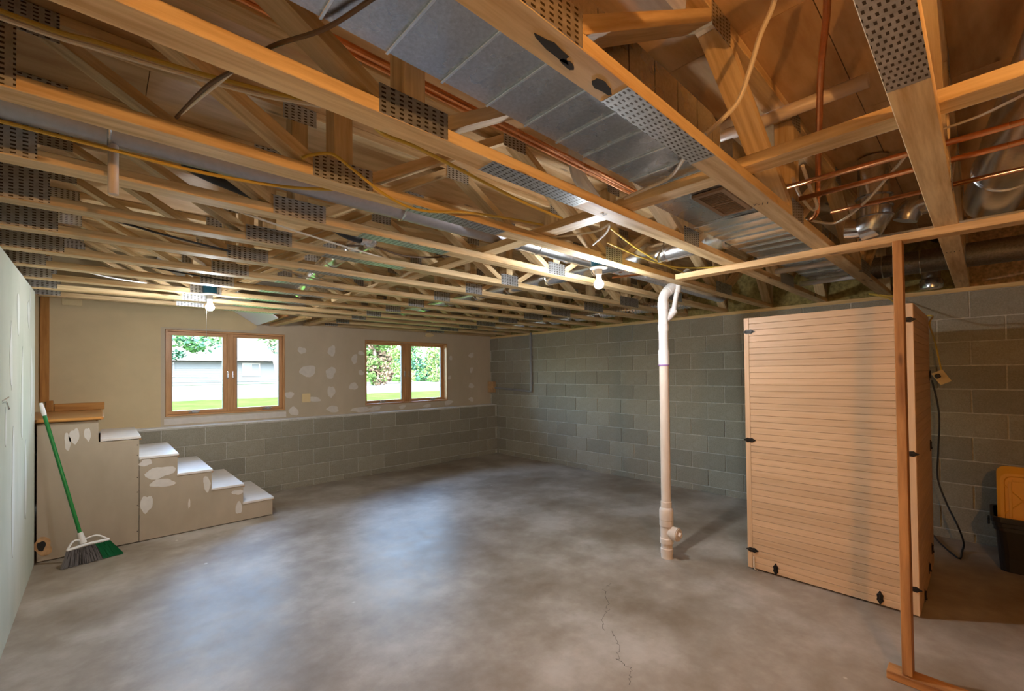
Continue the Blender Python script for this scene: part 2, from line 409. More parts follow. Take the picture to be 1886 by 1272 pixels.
for i, (px, py, rx, rz) in enumerate([(611, 646, .06, .07), (653, 661, .04, .08), (609, 686, .07, .08), (651, 711, .06, .06), (610, 721, .05, .09),
        (613, 753, .09, .045), (567, 683, .12, .07), (556, 645, .05, .05), (533, 727, .05, .05), (665, 686, .04, .04), (665, 650, .05, .03), (541, 757, .06, .06),
        (577, 735, .10, .035), (830, 659, .03, .045), (868, 654, .055, .05), (868, 681, .035, .05), (868, 710, .055, .05), (868, 735, .055, .04),
        (828, 695, .03, .04), (664, 754, .16, .035), (690, 752, .11, .03), (787, 747, .07, .03), (826, 741, .09, .04), (741, 749, .06, .03)]):
    q = P(px, py, 1, YD); patch('plaster_patch', (q.x, q.z), rx, rz, 'y%.4f' % YD, wd, seed=i)
MB().box((.53, YD-.0016, .93), (1.82, YD+.001, 1.0)).obj('plaster_patch', 'mud', wd)
patch('foam_lump', (P(790, 617, 1, YD).x, P(790, 617, 1, YD).z), .09, .03, 'y%.4f' % YD, wd, 'almond', .02, seed=77)

# left partition
wl = MB().box((XL-.115, -5.8, 0), (XL, 5.185, ZB-.003)).obj('wall_left', 'greenboard', kind='structure', label='pale green drywall partition with white plaster streaks beside the stairs', cat='wall')
for i, (y, z, ry, rz) in enumerate([(4.75, 1.95, .07, .10), (4.95, 1.45, .05, .28), (4.2, 1.9, .06, .12), (4.4, 1.35, .045, .3), (3.9, 1.6, .05, .2), (4.6, .75, .05, .3), (4.0, .8, .06, .35),
        (3.3, 1.7, .06, .2), (3.4, .9, .05, .3), (2.6, 1.4, .07, .3), (4.85, 2.06, .03, .08), (3.7, 1.2, .02, .12), (1.8, 1.2, .08, .3)]):
    patch('plaster_patch', (y, z), ry, rz, 'x%.4f' % (XL+.0013), wl, 'mud_white', .0006, seed=40+i)
MB().box((-2.4, -5.92, 0), (XW+.2, -5.8, 2.75)).obj('wall_rear', 'block', kind='structure', label='block wall behind the viewer closing the basement', cat='wall')
MB().box((-2.4, -5.8, 0), (-2.2, 6.6, 3.7)).obj('wall_far_left', 'drywall', kind='structure', label='plain wall closing the space behind the left partition', cat='wall')
m = MB(); m.box((-2.2, 5.455, ZS+.02), (2.2, 5.56, 3.7)); m.box((2.14, 5.56, ZS+.02), (2.25, 6.4, 3.7)); m.box((-2.4, 5.4, 3.7), (2.3, 6.62, 3.8))
m.obj('wall_stairwell', 'white_board', kind='structure', label='white upper walls of the stairwell above the stairs', cat='wall')
MB().prism([(1.475, 2.130), (.45, 2.776), (.45, 2.79), (1.475, 2.144)], 1, 5.47, YD-.004).obj('trim_2', 'white_board', kind='structure', label='sloping white soffit board over the stairs', cat='soffit')
MB().box((XW+.145, -5.8, ZB), (XW+.185, 6.6, 2.75)).obj('trim_3', 'osb', kind='structure', label='rim board closing the truss ends on the block wall', cat='rim board')
sp = board('trim_4', (XW+.07, -5.8, 2.155), (XW+.07, 6.395, 2.155), .145, .036, 'sill', wdir=(1, 0, 0), kind='structure', label='wooden sill plate lying on top of the block wall', cat='sill plate')
# subfloor sheets
cl = MB().box((-2.3, -5.8, ZS+.0185), (5.75, 5.46, ZS+.05)).box((2.14, 5.45, ZS+.0185), (5.75, 6.6, ZS+.05)).obj('ceiling', 'ply', kind='structure', label='plywood subfloor sheets seen from below above the trusses', cat='ceiling')
sheet = {}
for r, y0 in enumerate([-5.74+1.22*i for i in range(11)]):
    x = -2.3-(.9 if r % 2 else 0)
    while x < 5.7:
        a, b, c, d = max(x, -2.25), min(x+2.44, 5.58), y0, min(y0+1.22, 6.42)
        if c >= 5.4: a = max(a, 2.14)
        x += 2.44
        if b-a < .1 or d-c < .1: continue
        if d > 5.45 and c < 5.4 and a < 2.1: d = 5.45
        k = (round(b-a, 2), round(d-c, 2))
        if k not in sheet: sheet[k] = MB().box((.0015, .0015, 0), (b-a-.0015, d-c-.0015, .0185)).mesh('subfloor_sheet', 'ply')
        link('subfloor_sheet', sheet[k], cl, (a, c, ZS))

# ------------------------------------------------------------------ windows
def window(name, box, label, mull, dy):
    x0, x1, z0, z1 = box; m0, m1 = mull; g = .003
    root = link(name, None, None, ((x0+x1)/2, YD, z0)); tag(root, label, 'window', kind='structure')
    L = Vector((-(x0+x1)/2, -YD, -z0))
    def part(nm, a, b, mat='winwood', par=root, ch=.002):
        # long axis decides the grain direction
        a, b = Vector(a), Vector(b); c = (a+b)/2; s = b-a
        if s.z > s.x:
            me = MB().box((-s.z/2, -s.y/2, -s.x/2), (s.z/2, s.y/2, s.x/2), ch).mesh(nm, mat); rot = (0, R(90), 0)
        else:
            me = MB().box((-s.x/2, -s.y/2, -s.z/2), (s.x/2, s.y/2, s.z/2), ch).mesh(nm, mat); rot = (0, 0, 0)
        return link(nm, me, par, c+L-(par.location if par is not root else Vector()), rot)
    y0 = YD-.008
    part('jamb', (x0+g, y0, z0+g), (x0+.022, 6.585, z1-g)); part('jamb', (x1-.022, y0, z0+g), (x1-g, 6.585, z1-g))
    part('head', (x0+.022, y0, z1-.022), (x1-.022, 6.585, z1-g)); part('sill', (x0+.022, y0, z0+g), (x1-.022, 6.585, z0+.022))
    part('mullion', (m0, YD+dy, z0+.022), (m1, 6.585, z1-.022))
    for a, b in ((x0+.022, m0), (m1, x1-.022)):
        s = .040; ya, yb = YD+dy+.01, YD+dy+.055
        sa = part('sash', (a+.001, ya, z0+.023), (b-.001, yb, z0+.023+s))
        L2 = L.copy()
        for nm, p, q in (('sash_rail', (a+.001, ya, z1-.023-s), (b-.001, yb, z1-.023)), ('sash_stile', (a+.001, ya, z0+.0235+s), (a+.001+s, yb, z1-.0235-s)), ('sash_stile', (b-.001-s, ya, z0+.0235+s), (b-.001, yb, z1-.0235-s))):
            part(nm, p, q, par=sa)
        part('glazing_bead', (a+s, ya-.0, z0+.023+s), (a+s+.008, yb-.01, z1-.023-s), 'pvc_grey', sa); part('glazing_bead', (b-s-.008, ya, z0+.023+s), (b-s, yb-.01, z1-.023-s), 'pvc_grey', sa)
        part('pane', (a+s, ya+.025, z0+.023+s), (b-s, ya+.029, z1-.023-s), 'glass', sa, ch=0)
        cx = a+(b-a)*(.42 if b == m0 else .66)
        cr = MB().box((cx-.05, ya-.022, z0+.0225), (cx+.05, ya-.001, z0+.043), .004)
        cr.tube([(cx-.02, ya-.02, z0+.04), (cx-.02, ya-.035, z0+.052), (cx+.06, ya-.035, z0+.047)], .006, 8)
        cr.obj('crank', 'galv_shiny', sa, L-sa.location)
    lk = MB()
    for xx in (m0+.006, m1-.006):
        lk.box((xx-.008, YD+dy-.008, (z0+z1)/2-.07), (xx+.008, YD+dy-.0005, (z0+z1)/2+.02), .002)
        lk.tube([(xx, YD+dy-.008, (z0+z1)/2-.06), (xx, YD+dy-.022, (z0+z1)/2-.075), (xx+(.02 if xx > m0+.02 else -.02), YD+dy-.022, (z0+z1)/2-.05)], .004, 6)
    lk.obj('sash_lock', 'galv_shiny', root, L)
    return root
window('window_1', W1, 'wood framed double casement window looking at the pale house, above the stairs end', (1.152, 1.216), .03)
window('window_2', W2, 'wood framed double casement window looking at green trees, near the block wall corner', (3.645, 3.735), .095)

# door casing and landing skirting
board('trim_5', (-.408, YD-.013, 1.245), (-.408, YD-.013, 2.72), .065, .018, 'oak', wdir=(1, 0, 0), kind='structure', label='dark varnished wooden door casing upright on the tan wall by the landing', cat='casing')

# ------------------------------------------------------------------ trusses
TD = .508; CT = .038; TW = .085
tm = {}
tm['bc'] = MB().box((-2.15, 0, 0), (5.55, TW, CT), .002).mesh('bottom_chord', 'truss')
tm['tc'] = MB().box((-2.15, 0, TD-CT-.001), (5.55, TW, TD-.001), .002).mesh('top_chord', 'truss')
tm['bcs'] = MB().box((2.14, 0, 0), (5.55, TW, CT), .002).mesh('bottom_chord', 'truss')
tm['tcs'] = MB().box((2.14, 0, TD-CT-.001), (5.55, TW, TD-.001), .002).mesh('top_chord', 'truss')
def diag(xa, xb):             # web from (xa, bottom chord) to (xb, top chord), ends cut level
    z0, z1 = CT+.001, TD-CT-.002; d = Vector((xb-xa, 0, z1-z0)); L = d.length; th = math.atan2(d.z, d.x)
    hw = .038/2/math.sin(th); c, s = math.cos(th), math.sin(th)
    pts = [(xa-hw, z0), (xa+hw, z0), (xb+hw, z1), (xb-hw, z1)]
    loc = [((x-xa)*c+(z-z0)*s, -(x-xa)*s+(z-z0)*c) for x, z in pts]
    me = MB().prism(loc, 1, .001, TW-.001).mesh('web', 'truss'); return me, (xa, 0, z0), (0, -th, 0)
BJ = [-1.075, .65, 2.375, 4.10]; TJ = [-1.95, -.21, 1.515, 3.24, 4.96]
WEBS = []
for b in BJ:
    lt = max(t for t in TJ if t < b); rtp = min(t for t in TJ if t > b)
    WEBS.append(diag(b-.085, lt+.05)); WEBS.append(diag(b+.085, rtp-.05))
    v = MB().box((0, .001, -.034), (TD-2*CT-.004, TW-.001, .034), .002).mesh('web', 'truss'); WEBS.append((v, (b, 0, CT+.001), (0, R(-90), 0)))
WEBS.append(diag(5.42, 5.06))
v = MB().box((0, .001, -.019), (TD-2*CT-.004, TW-.001, .019), .002).mesh('web', 'truss'); WEBS.append((v, (5.525, 0, CT+.001), (0, R(-90), 0)))
WEBS.append((v, (-.41, 0, CT+.001), (0, R(-90), 0)))
PLATES = [(-.48, -.15, .004, .16), (.54, .76, .001, .080), (2.285, 2.465, .001, .085), (3.93, 4.28, .001, .095),
          (-.30, -.10, .405, .505), (.58, .72, .43, .505), (1.44, 1.59, .42, .505), (2.31, 2.44, .43, .505), (3.17, 3.31, .42, .505), (4.03, 4.17, .43, .505), (4.88, 5.03, .42, .505)]
PM = [(MB().box((0, 0, 0), (a[1]-a[0], .0012, a[3]-a[2])).mesh('nail_plate', 'np_side'), a) for a in PLATES]
SPL = MB().box((0, 0, 0), (.51, TW-.004, .0012)).mesh('splice_plate', 'np_bot')
ORD = ['first', 'second', 'third', 'fourth', 'fifth', 'sixth', 'seventh', 'eighth', 'ninth', 'tenth', 'eleventh', 'twelfth', 'thirteenth', 'fourteenth']
NT = len(TY)
trusses = []
for i, y in enumerate(TY):
    k = NT-1-i
    if i == 0: lab = 'open-web pine floor truss crossing above the upright stud, farthest from the windows'
    elif i == 1: lab = 'open-web pine floor truss with split dark gouges in its underside, beside the sheet-metal duct'
    elif i == 13: lab = 'open-web pine floor truss tight against the window wall'
    else: lab = '%s open-web pine floor truss counting from the window wall' % ORD[k]
    t = thing('floor_truss', (0, y, ZB), lab, 'truss', 'floor trusses under the subfloor'); trusses.append(t)
    short = i >= 12
    if short:
        link('bottom_chord', tm['bcs'], t); link('top_chord', tm['tcs'], t)
    else:
        link('bottom_chord', tm['bc'], t); link('top_chord', tm['tc'], t)
    for me, loc, rot in WEBS:
        if short and loc[0] < 2.35: continue
        if i < 6 and loc[0] < -1.2: continue
        link('web', me, t, loc, rot)
    for me, a in PM:
        if short and a[0] < 2.2: continue
        link('nail_plate', me, t, (a[0]-(.10 if i >= 8 and a[1] < -.14 else 0), -.0013, a[2]))
    if not short: link('splice_plate', SPL, t, (.942, .002, -.0013))
# gouges in the underside of the big truss
def gouge(x, y, L, w, parent, seed):
    rg = random.Random(seed); pts = []
    n = 14
    for k in range(n):
        q = 2*math.pi*k/n; f = rg.uniform(.75, 1.2); pts.append((x+L/2*f*math.cos(q), y+w/2*f*math.sin(q)+.1*L*math.cos(q)*.3))
    MB().prism(pts, 2, -.0012, .001).obj('gouge', 'dark', parent)
gouge(.715, .042, .12, .024, trusses[1], 1); gouge(.775, .052, .05, .02, trusses[1], 4); gouge(.895, .045, .075, .03, trusses[1], 2)
def ink(s, loc, size, rot, parent):
    c = bpy.data.curves.new('ink_mark', 'FONT'); c.body = s; c.size = size; c.extrude = .0003; c.align_x = 'CENTER'; c.align_y = 'CENTER'
    tmp = bpy.data.objects.new('tmp', c); COL.objects.link(tmp)
    dg = bpy.context.evaluated_depsgraph_get(); me = bpy.data.meshes.new_from_object(tmp.evaluated_get(dg)); bpy.data.objects.remove(tmp)
    me.materials.append(MT['ink']); return link('ink_mark', me, parent, loc, rot)
ink('7-11', (2.02, .045, -.0012), .035, (R(180), 0, R(-70)), trusses[1])
ink('11-1', (3.72, .042, -.0012), .040, (R(180), 0, R(90)), trusses[0])
ink('7-1', (1.62, .05, -.0012), .03, (R(180), 0, R(0)), trusses[2])

# ------------------------------------------------------------------ loose lumber
board('strongback_board', (1.742, -1.6, ZB+CT+.0195), (1.742, 5.3, ZB+CT+.0195), .089, .038, 'truss', wdir=(1, 0, 0), label='long pine board lying across the truss bottom chords near the register grille', cat='board')
board('partition_top_plate', (3.055, -2.6, 2.1545), (3.055, 1.50, 2.1545), .089, .038, 'plate_wood', wdir=(1, 0, 0), label='light wooden top plate nailed under the trusses above the upright stud', cat='board')
board('wall_stud', (2.80, .270, .0385), (3.045, .296, 2.135), .038, .089, 'stud', wdir=(0, 1, 0), label='upright knotty wooden stud standing on the floor plate beside the plank cabin', cat='stud')
board('partition_sole_plate', (2.795, .345, .019), (2.795, -2.4, .019), .089, .037, 'stud', wdir=(1, 0, 0), label='wooden sole plate lying on the concrete under the upright stud', cat='board')
h = thing('header_joist', (2.085, 5.9, ZB), 'wooden header joist with strand-board web at the stair opening', 'joist')
MB().box((-.006, -.45, .03), (.006, .495, TD-.03)).obj('joist_web', 'osb', h)
MB().box((-.045, -.45, -.008), (.045, .495, .0295), .002).obj('joist_flange', 'plate_wood', h); MB().box((-.045, -.45, TD-.0295), (.045, .495, TD-.002), .002).obj('joist_flange', 'plate_wood', h)
board('trimmer_board', (1.80, 5.45, ZB+.002), (1.66, 6.39, ZB-.02), .085, .038, 'plate_wood', wdir=(1, 0, 0), label='loose pale board spanning the stair opening beside the header joist', cat='board')
board('trimmer_board', (1.56, 5.45, ZB+.05), (1.53, 6.39, ZB+.04), .038, .14, 'stud', wdir=(1, 0, 0), label='dark narrow board on edge beside the white stair soffit', cat='board')
# blanket insulation at the truss ends
for i in range(NT-1):
    y0, y1 = TY[i]+TW+.004, TY[i+1]-.004
    bm = bmesh.new(); bmesh.ops.create_cube(bm, size=1); bmesh.ops.subdivide_edges(bm, edges=bm.edges[:], cuts=3, use_grid_fill=True)
    rg = random.Random(i)
    for v in bm.verts: v.co = Vector((XW+.045+(v.co.x+.5)*.09-(rg.uniform(0, .03) if v.co.x < -.4 else 0), y0+(v.co.y+.5)*(y1-y0), ZB+.003+(v.co.z+.5)*(.49+(rg.uniform(-.1, 0) if v.co.z > .4 else 0))))
    MB().bm(bm, True).obj('insulation_batt', 'insul', label='yellow insulation batt between the %s and %s truss from the window wall' % (ORD[NT-2-i], ORD[NT-1-i]), cat='insulation', group='insulation batts between truss ends')

# ------------------------------------------------------------------ staircase
YS = 5.2; SR = .19
st = thing('staircase', (.5, YS, 0), 'unfinished staircase with drywall side and white treads below the window', 'stairs')
Lx = lambda x, y=0, z=0: (x-.5, y-YS, z)
xs = [.003, .257, .531, .80, 1.069, 1.344]
zs = [SR*k for k in (5, 4, 3, 2, 1)]
MB().prism([(XL+.012-.5, .008), (.252-.5, .008), (.252-.5, zs[0]-.026), (-.012-.5, zs[0]-.026), (-.012-.5, 1.11), (XL+.012-.5, 1.11)], 1, 0, .012).obj('side_panel', 'stairboard', st)
pts = [(.256-.5, .008), (1.340-.5, .008)]
for k in range(4, 0, -1): pts += [(xs[k+1]-.004-.5, zs[k]-.022), (xs[k]-.5, zs[k]-.022)] if k == 4 else [(xs[k+1]-.5, zs[k]-.022), (xs[k]-.5, zs[k]-.022)]
pts[-1] = (.256-.5, pts[-1][1]); MB().prism(pts, 1, 0, .012).obj('side_panel', 'stairboard', st)
for k in range(5):
    x0, x1 = xs[k]-.004, xs[k+1]+.010
    tr = MB().box(Lx(x0, YS-.006, zs[k]-.022), Lx(x1, YK-.02, zs[k]), .003).obj('tread', 'tread', st)
    rg = random.Random(k); e = MB()
    e.tube([Lx(x1-.004, YS+.0, zs[k]-.028), Lx(x1-.004, YK-.02, zs[k]-.028)], .008, 8); e.obj('tread_nosing', 'rawwood', tr)
    MB().box(Lx(xs[k+1]-.014, YS+.0125, zs[k]-SR+.0005), Lx(xs[k+1]-.002, YK-.02, zs[k]-.0225)).obj('riser', 'drywall', st)
ld = thing('stair_landing', (.5, YS, 0), 'varnished oak stair landing with rounded nosing beside the tan wall', 'landing')
MB().box(Lx(-.03, YS+.0125, zs[0]+.0005), Lx(-.018, YK-.006, 1.1165)).obj('riser', 'oak', ld)
lb = MB().box(Lx(-2.15, YS-.012, 1.117), Lx(.004, YD-.004, 1.145), .004); lb.tube([Lx(-.385+.012, YS-.012, 1.131), Lx(.004, YS-.012, 1.131)], .0145, 12); lb.tube([Lx(.006, YS-.012, 1.131), Lx(.006, YK-.006, 1.131)], .0145, 12)
lb.obj('landing_board', 'oak', ld)
board('landing_skirting', Lx(-.34, YD-.013, 1.1835), Lx(.03, YD-.013, 1.1835), .075, .016, 'oak', ld, wdir=(0, 0, 1))
board('skirting_block', Lx(-.372, YD-.014, 1.147), Lx(-.372, YD-.014, 1.255), .05, .02, 'oak', ld, wdir=(1, 0, 0))
sidep = [c for c in st.children if c.name.startswith('side_panel')]
for i, (x, z, rx, rz, nm) in enumerate([(.29, .33, .035, .085, 0), (.40, .60, .11, .055, 1), (.42, .50, .09, .04, 1), (.30, .705, .05, .03, 1), (.76, .43, .03, .075, 1), (1.03, .14, .035, .055, 1), (1.02, .30, .05, .025, 1), (-.16, .99, .03, .07, 0), (-.08, 1.0, .02, .06, 0), (-.2, .95, .018, .08, 0), (.62, .27, .008, .05, 1)]):
    patch('plaster_patch', (x-.5, z), rx*.95, rz, 'y0.0', sidep[1 if x > .257 else 0], seed=90+i) if i else patch('plaster_patch', (.305-.5, z), .04, rz, 'y0.0', sidep[1], seed=90)
sc = MB()
for z in (.10, .33, .45, .58, .78, .87):
    sc.lathe([(.0045, -.0012), (.0045, .0)], (.243-.5, -.0004, z), 8, 1)
sc.obj('screw_heads', 'iron', sidep[0])
patch('broken_hole', (-.35-.5+.012, .125), .055, .07, 'y0.0', sidep[0], 'rawwood', seed=5)
patch('broken_hole', (-.362-.5+.015, .13), .022, .045, 'y-0.001', sidep[0], 'dark', .0015, seed=8)

# ------------------------------------------------------------------ broom leaning on the stairs
bl, br = P(112, 1049, 2, 0), P(226, 1019, 2, 0)
hc = P(150, 990, 1, (bl.y+br.y)/2+.06); ht = P(75, 742, 1, YS-.045)
if ht.x < XL+.03: ht.x = XL+.03
br_o = thing('broom', (bl+br)/2, 'green-handled angle broom with grey and green bristles leaning at the stair side', 'broom')
bo = br_o.location
def rel(p): return Vector(p)-bo
ax = (ht-hc).normalized()
MB().tube([rel(hc+ax*.02), rel(ht-ax*.10)], .0125, 12).obj('handle', 'green', br_o)
MB().tube([rel(ht-ax*.105), rel(ht-ax*.06), rel(ht)], [.0135, .0145, .010], 12).obj('grip', 'white_plastic', br_o)
MB().tube([rel(hc-ax*.045), rel(hc-ax*.0), rel(hc+ax*.045)], [.024, .021, .017], 12).obj('socket', 'white_plastic', br_o)
hl, hr = P(123, 1014, 1, bl.y+.03), P(201, 993, 1, br.y+.03)      # ends of the cap above the bristles
capm = MB(); capm.tube(smooth_path([rel(hl), rel((hl+hr)/2+Vector((0, 0, .008))), rel(hr)]), .0125, 8)
for a, s in ((hl, 1), (hr, -1)):
    capm.tube(smooth_path([rel(a), rel(a.lerp(hc, .45)+Vector((0, 0, .028))), rel(hc-ax*.02)]), .007, 8)
capm.obj('cap', 'white_plastic', br_o)
def bristles(f0, f1, n, mat, seed, nm='bristles'):
    rg = random.Random(seed); mb = MB()
    for k in range(n):
        f = f0+(f1-f0)*(k+rg.random())/n; top = hl.lerp(hr, f)+Vector((rg.uniform(-.004, .004), rg.uniform(-.012, .012), -.004))
        bot = bl.lerp(br, f+rg.uniform(-.012, .012))+Vector((0, rg.uniform(-.02, .02), .002+rg.random()*.004))
        top, bot = rel(top), rel(bot); d = Vector((.0022, 0, 0)); e = Vector((0, .0022, 0))
        mb.add([top-d, top+e, top+d-e, bot-d, bot+e, bot+d-e], [(0, 1, 4, 3), (1, 2, 5, 4), (2, 0, 3, 5)])
    mb.obj('bristles', mat, br_o)
bristles(0, .66, 330, 'bristle', 1); bristles(0, .66, 160, 'bristle_dark', 3); bristles(.66, 1, 230, 'bristle_green', 2)

# ------------------------------------------------------------------ plank cabin
CX, CY0, CY1, CH, CXB = 3.55, .283, 1.235, 1.872, 4.62
cab = thing('plank_cabin', ((CX+CXB)/2, (CY0+CY1)/2, 0), 'tall pale wooden cabin of horizontal planks with dark latches behind the stud', 'cabin')
co = cab.location; cr = lambda x, y, z: (x-co.x, y-co.y, z-co.z)
MB().box(cr(CX+.016, CY0+.016, .012), cr(CXB-.016, CY1-.016, CH-.004)).obj('core', 'cedar', cab)
board('stile', cr(CX+.008, CY1-.018, .01), cr(CX+.008, CY1-.018, CH), .034, .016, 'cedar', cab, wdir=(0, 1, 0))
board('stile', cr(CX+.008, CY0+.034, .01), cr(CX+.008, CY0+.034, CH), .066, .016, 'cedar', cab, wdir=(0, 1, 0))
NS = 41; pt = (CH-.012)/NS
sm_f = MB().box((0, -.008, -pt/2+.0009), (CY1-.036-(CY0+.068), .008, pt/2-.0009), .0016).mesh('plank', 'cedar')
sm_s = MB().box((0, -.008, -pt/2+.0006), (CXB-CX-.022, .008, pt/2-.0006), .0014).mesh('plank', 'cedar')
for k in range(NS):
    z = .012+pt*(k+.5)
    link('plank', sm_f, cab, cr(CX+.008, CY0+.068, z), (0, 0, R(90)))
    link('plank', sm_s, cab, cr(CX+.0165, CY0+.008, z))
    link('plank', sm_s, cab, cr(CX+.0165, CY1-.008, z))
lt = MB()
lt.prism([(.038*math.cos(q)*(1+.12*math.cos(4*q)), .017*math.sin(q)*(1+.15*math.cos(6*q))) for q in [2*math.pi*k/24 for k in range(24)]], 2, 0, .003)
lt.box((-.028, -.005, .003), (.022, .005, .009), .002); lt.tube([(.018, 0, .003), (.018, 0, .013)], .008, 10); lt.tube([(-.022, -.009, .007), (-.03, 0, .007), (-.022, .009, .007)], .003, 6)
lme = lt.mesh('latch', 'iron')
def latch(y, z, ang=0): link('latch', lme, cab, cr(CX-.0005, y, z), Matrix.Rotation(R(90), 3, 'Z').to_4x4().to_euler() if 0 else (R(90), R(ang), R(-90)))
for px, py, a in ((1379, 611, 0), (1381, 810, 0), (1386, 1012, 0), (1429, 1048, 90), (1621, 1100, 90), (1679, 588, 0), (1684, 836, 0), (1690, 1086, 0)):
    q = P(px, py, 0, CX); latch(min(max(q.y, CY0+.03), CY1-.025), q.z, a)
for px, py in ((1716, 1010), (1711, 1045), (1703, 1096), (1713, 820), (1711, 690)):
    q = P(px, py, 1, CY0); link('latch', lme, cab, cr(min(max(q.x, CX+.06), CXB-.06), CY0-.0005, q.z), (R(90), R(90), 0))
cb = MB().tube(smooth_path([cr(CX-.006, CY1-.045, .10), cr(CX-.02, CY1-.05, .06), cr(CX-.025, CY1-.055, .02), cr(CX-.012, CY1-.07, .008)]), .004, 8); cb.obj('cord_tail', 'cream_cable', cab)

# ------------------------------------------------------------------ white drain stack
px0, py0 = 3.296, 1.748
ds = thing('drain_stack', (px0, py0, 0), 'white PVC drain stack with cleanout rising from the concrete', 'pipe')
S = lambda prof, nm, mat: MB().lathe(prof, (0, 0, 0), 28).obj(nm, mat, ds)
S([(.045, .0), (.045, .035), (.048, .036), (.048, .075), (.044, .08)], 'base_coupling', 'pvc_cream')
S([(.044, .08), (.044, .115)], 'base_pipe', 'pvc_cream')
tee = MB().lathe([(.044, .115), (.052, .118), (.052, .155), (.047, .16), (.047, .25), (.053, .255), (.053, .30), (.047, .305)], (0, 0, 0), 28)
dv = Vector((-.32, -.95, 0)).normalized(); dv = Vector((-.05, -1, 0)).normalized()
tee.tube([(0, 0, .205), Vector((0, 0, .205))+dv*.05, Vector((0, 0, .205))+dv*.052, Vector((0, 0, .205))+dv*.10], [.040, .040, .052, .052], 24)
tee.obj('cleanout_tee', 'pvc_cream', ds)
c0 = Vector((0, 0, .205))+dv*.1005; pg = MB(); pg.tube([c0, c0+dv*.006], .046, 24)
pg.tube([c0+dv*.006, c0+dv*.026], .020, 4, smooth=False); pg.obj('cleanout_plug', 'pvc_cream', ds)
S([(.0535, .305), (.0535, .375), (.050, .39), (.042, .40), (.042, .445), (.040, .447)], 'reducer', 'pvc_cream')
S([(.0375, .447), (.0375, 1.53)], 'lower_pipe', 'pvc_cream')
S([(.043, 1.53), (.043, 1.65)], 'repair_coupling', 'pvc'); S([(.0433, 1.524), (.0433, 1.534)], 'primer_ring', 'lens')
S([(.0375, 1.65), (.0375, 1.80)], 'upper_pipe', 'pvc')
S([(.0425, 1.80), (.0425, 1.85), (.039, 1.855), (.039, 1.97), (.0425, 1.975), (.0425, 2.035)], 'wye_body', 'pvc')
ed = Vector((.90, -.44, 0)).normalized()
el = [Vector((0, 0, 2.035))]
for k in range(1, 8):
    q = R(55)*k/7; el.append(Vector((0, 0, 2.035))+ed*(.11*(1-math.cos(q)))+Vector((0, 0, .11*math.sin(q))))
dd = (el[-1]-el[-2]).normalized(); el2 = el+[el[-1]+dd*.02]
MB().tube(el2, .040, 20).tube([el[-1]-dd*.005, el[-1]+dd*.045], .044, 20).obj('elbow', 'pvc', ds)
MB().tube([el[-1]+dd*.04, el[-1]+dd*.26], .036, 20).obj('branch_pipe', 'pvc', ds)
sd = Vector((.73, -.68, 0))
MB().tube(smooth_path([Vector((0, 0, 1.88)), sd*.055+Vector((0, 0, 1.925)), sd*.085+Vector((0, 0, 1.965))]), [.03]*13, 16).tube([sd*.07+Vector((0, 0, 1.945)), sd*.088+Vector((0, 0, 1.969))], .033, 16).obj('wye_branch', 'pvc', ds)
MB().tube([sd*.085+Vector((0, 0, 1.965)), sd*.088+Vector((0, 0, 1.985)), sd*.112+Vector((0, 0, 2.11)), sd*.114+Vector((0, 0, 2.112)), sd*.125+Vector((0, 0, 2.165))], [.022, .0195, .0195, .025, .025], 14).obj('vent_pipe', 'pvc', ds)

# ------------------------------------------------------------------ lamps
def lamp(loc, label, mat, boxoff, string=0):
    t = thing('bulb_lamp', loc, label, 'lamp', 'bare bulb lamps under the trusses')
    bx = MB().lathe([(.045, .012), (.05, .02), (.05, .095), (.0, .095)], boxoff, 18); bx.obj('junction_box', 'blue', t)
    MB().lathe([(0, -.004), (.03, -.004), (.058, .003), (.058, .008), (.05, .0115), (0, .0115)], (0, 0, 0), 28).obj('canopy', 'porcelain', t)
    MB().lathe([(.0, -.04), (.020, -.040), (.024, -.036), (.024, -.0045)], (0, 0, 0), 20).obj('socket', 'porcelain', t)
    pr = [(.0, -.132)]
    for k in range(1, 9):
        q = math.pi/2*k/8; pr.append((.031*math.sin(q), -.101-.031*math.cos(q)))
    pr += [(.0309, -.097)]
    MB().lathe(pr, (0, 0, 0), 24).obj('bulb', mat, t)
    MB().lathe([(.0309, -.0968), (.0295, -.089), (.0255, -.082), (.020, -.074), (.0172, -.064), (.016, -.0405)], (0, 0, 0), 24).obj('bulb_neck', 'bulb_shell', t)
    if string:
        MB().tube([(-.028, -.02, -.003), (-.028, -.02, -string)], .0012, 6).obj('pull_string', 'porcelain', t)
    return t
lamp((2.405, 1.727, 2.160), 'lit bare bulb in porcelain holder under blue box beside the drain stack', 'bulb_cool', (0, 0, 0))
lamp((.668, 4.408, 2.160), 'lit bare bulb with long pull string hanging in front of the stair window', 'bulb_mid', (0, 0, 0), .36)
lamp((.30, -.80, 2.160), 'lit warm bare bulb behind the viewer', 'bulb_warm', (0, 0, 0))
lamp_truss = thing('floor_truss', (0, -.945, ZB), 'open-web pine floor truss behind the viewer carrying the warm lamp', 'truss', 'floor trusses under the subfloor')
link('bottom_chord', tm['bc'], lamp_truss); link('top_chord', tm['tc'], lamp_truss)
for me, loc, rot in WEBS: link('web', me, lamp_truss, loc, rot)

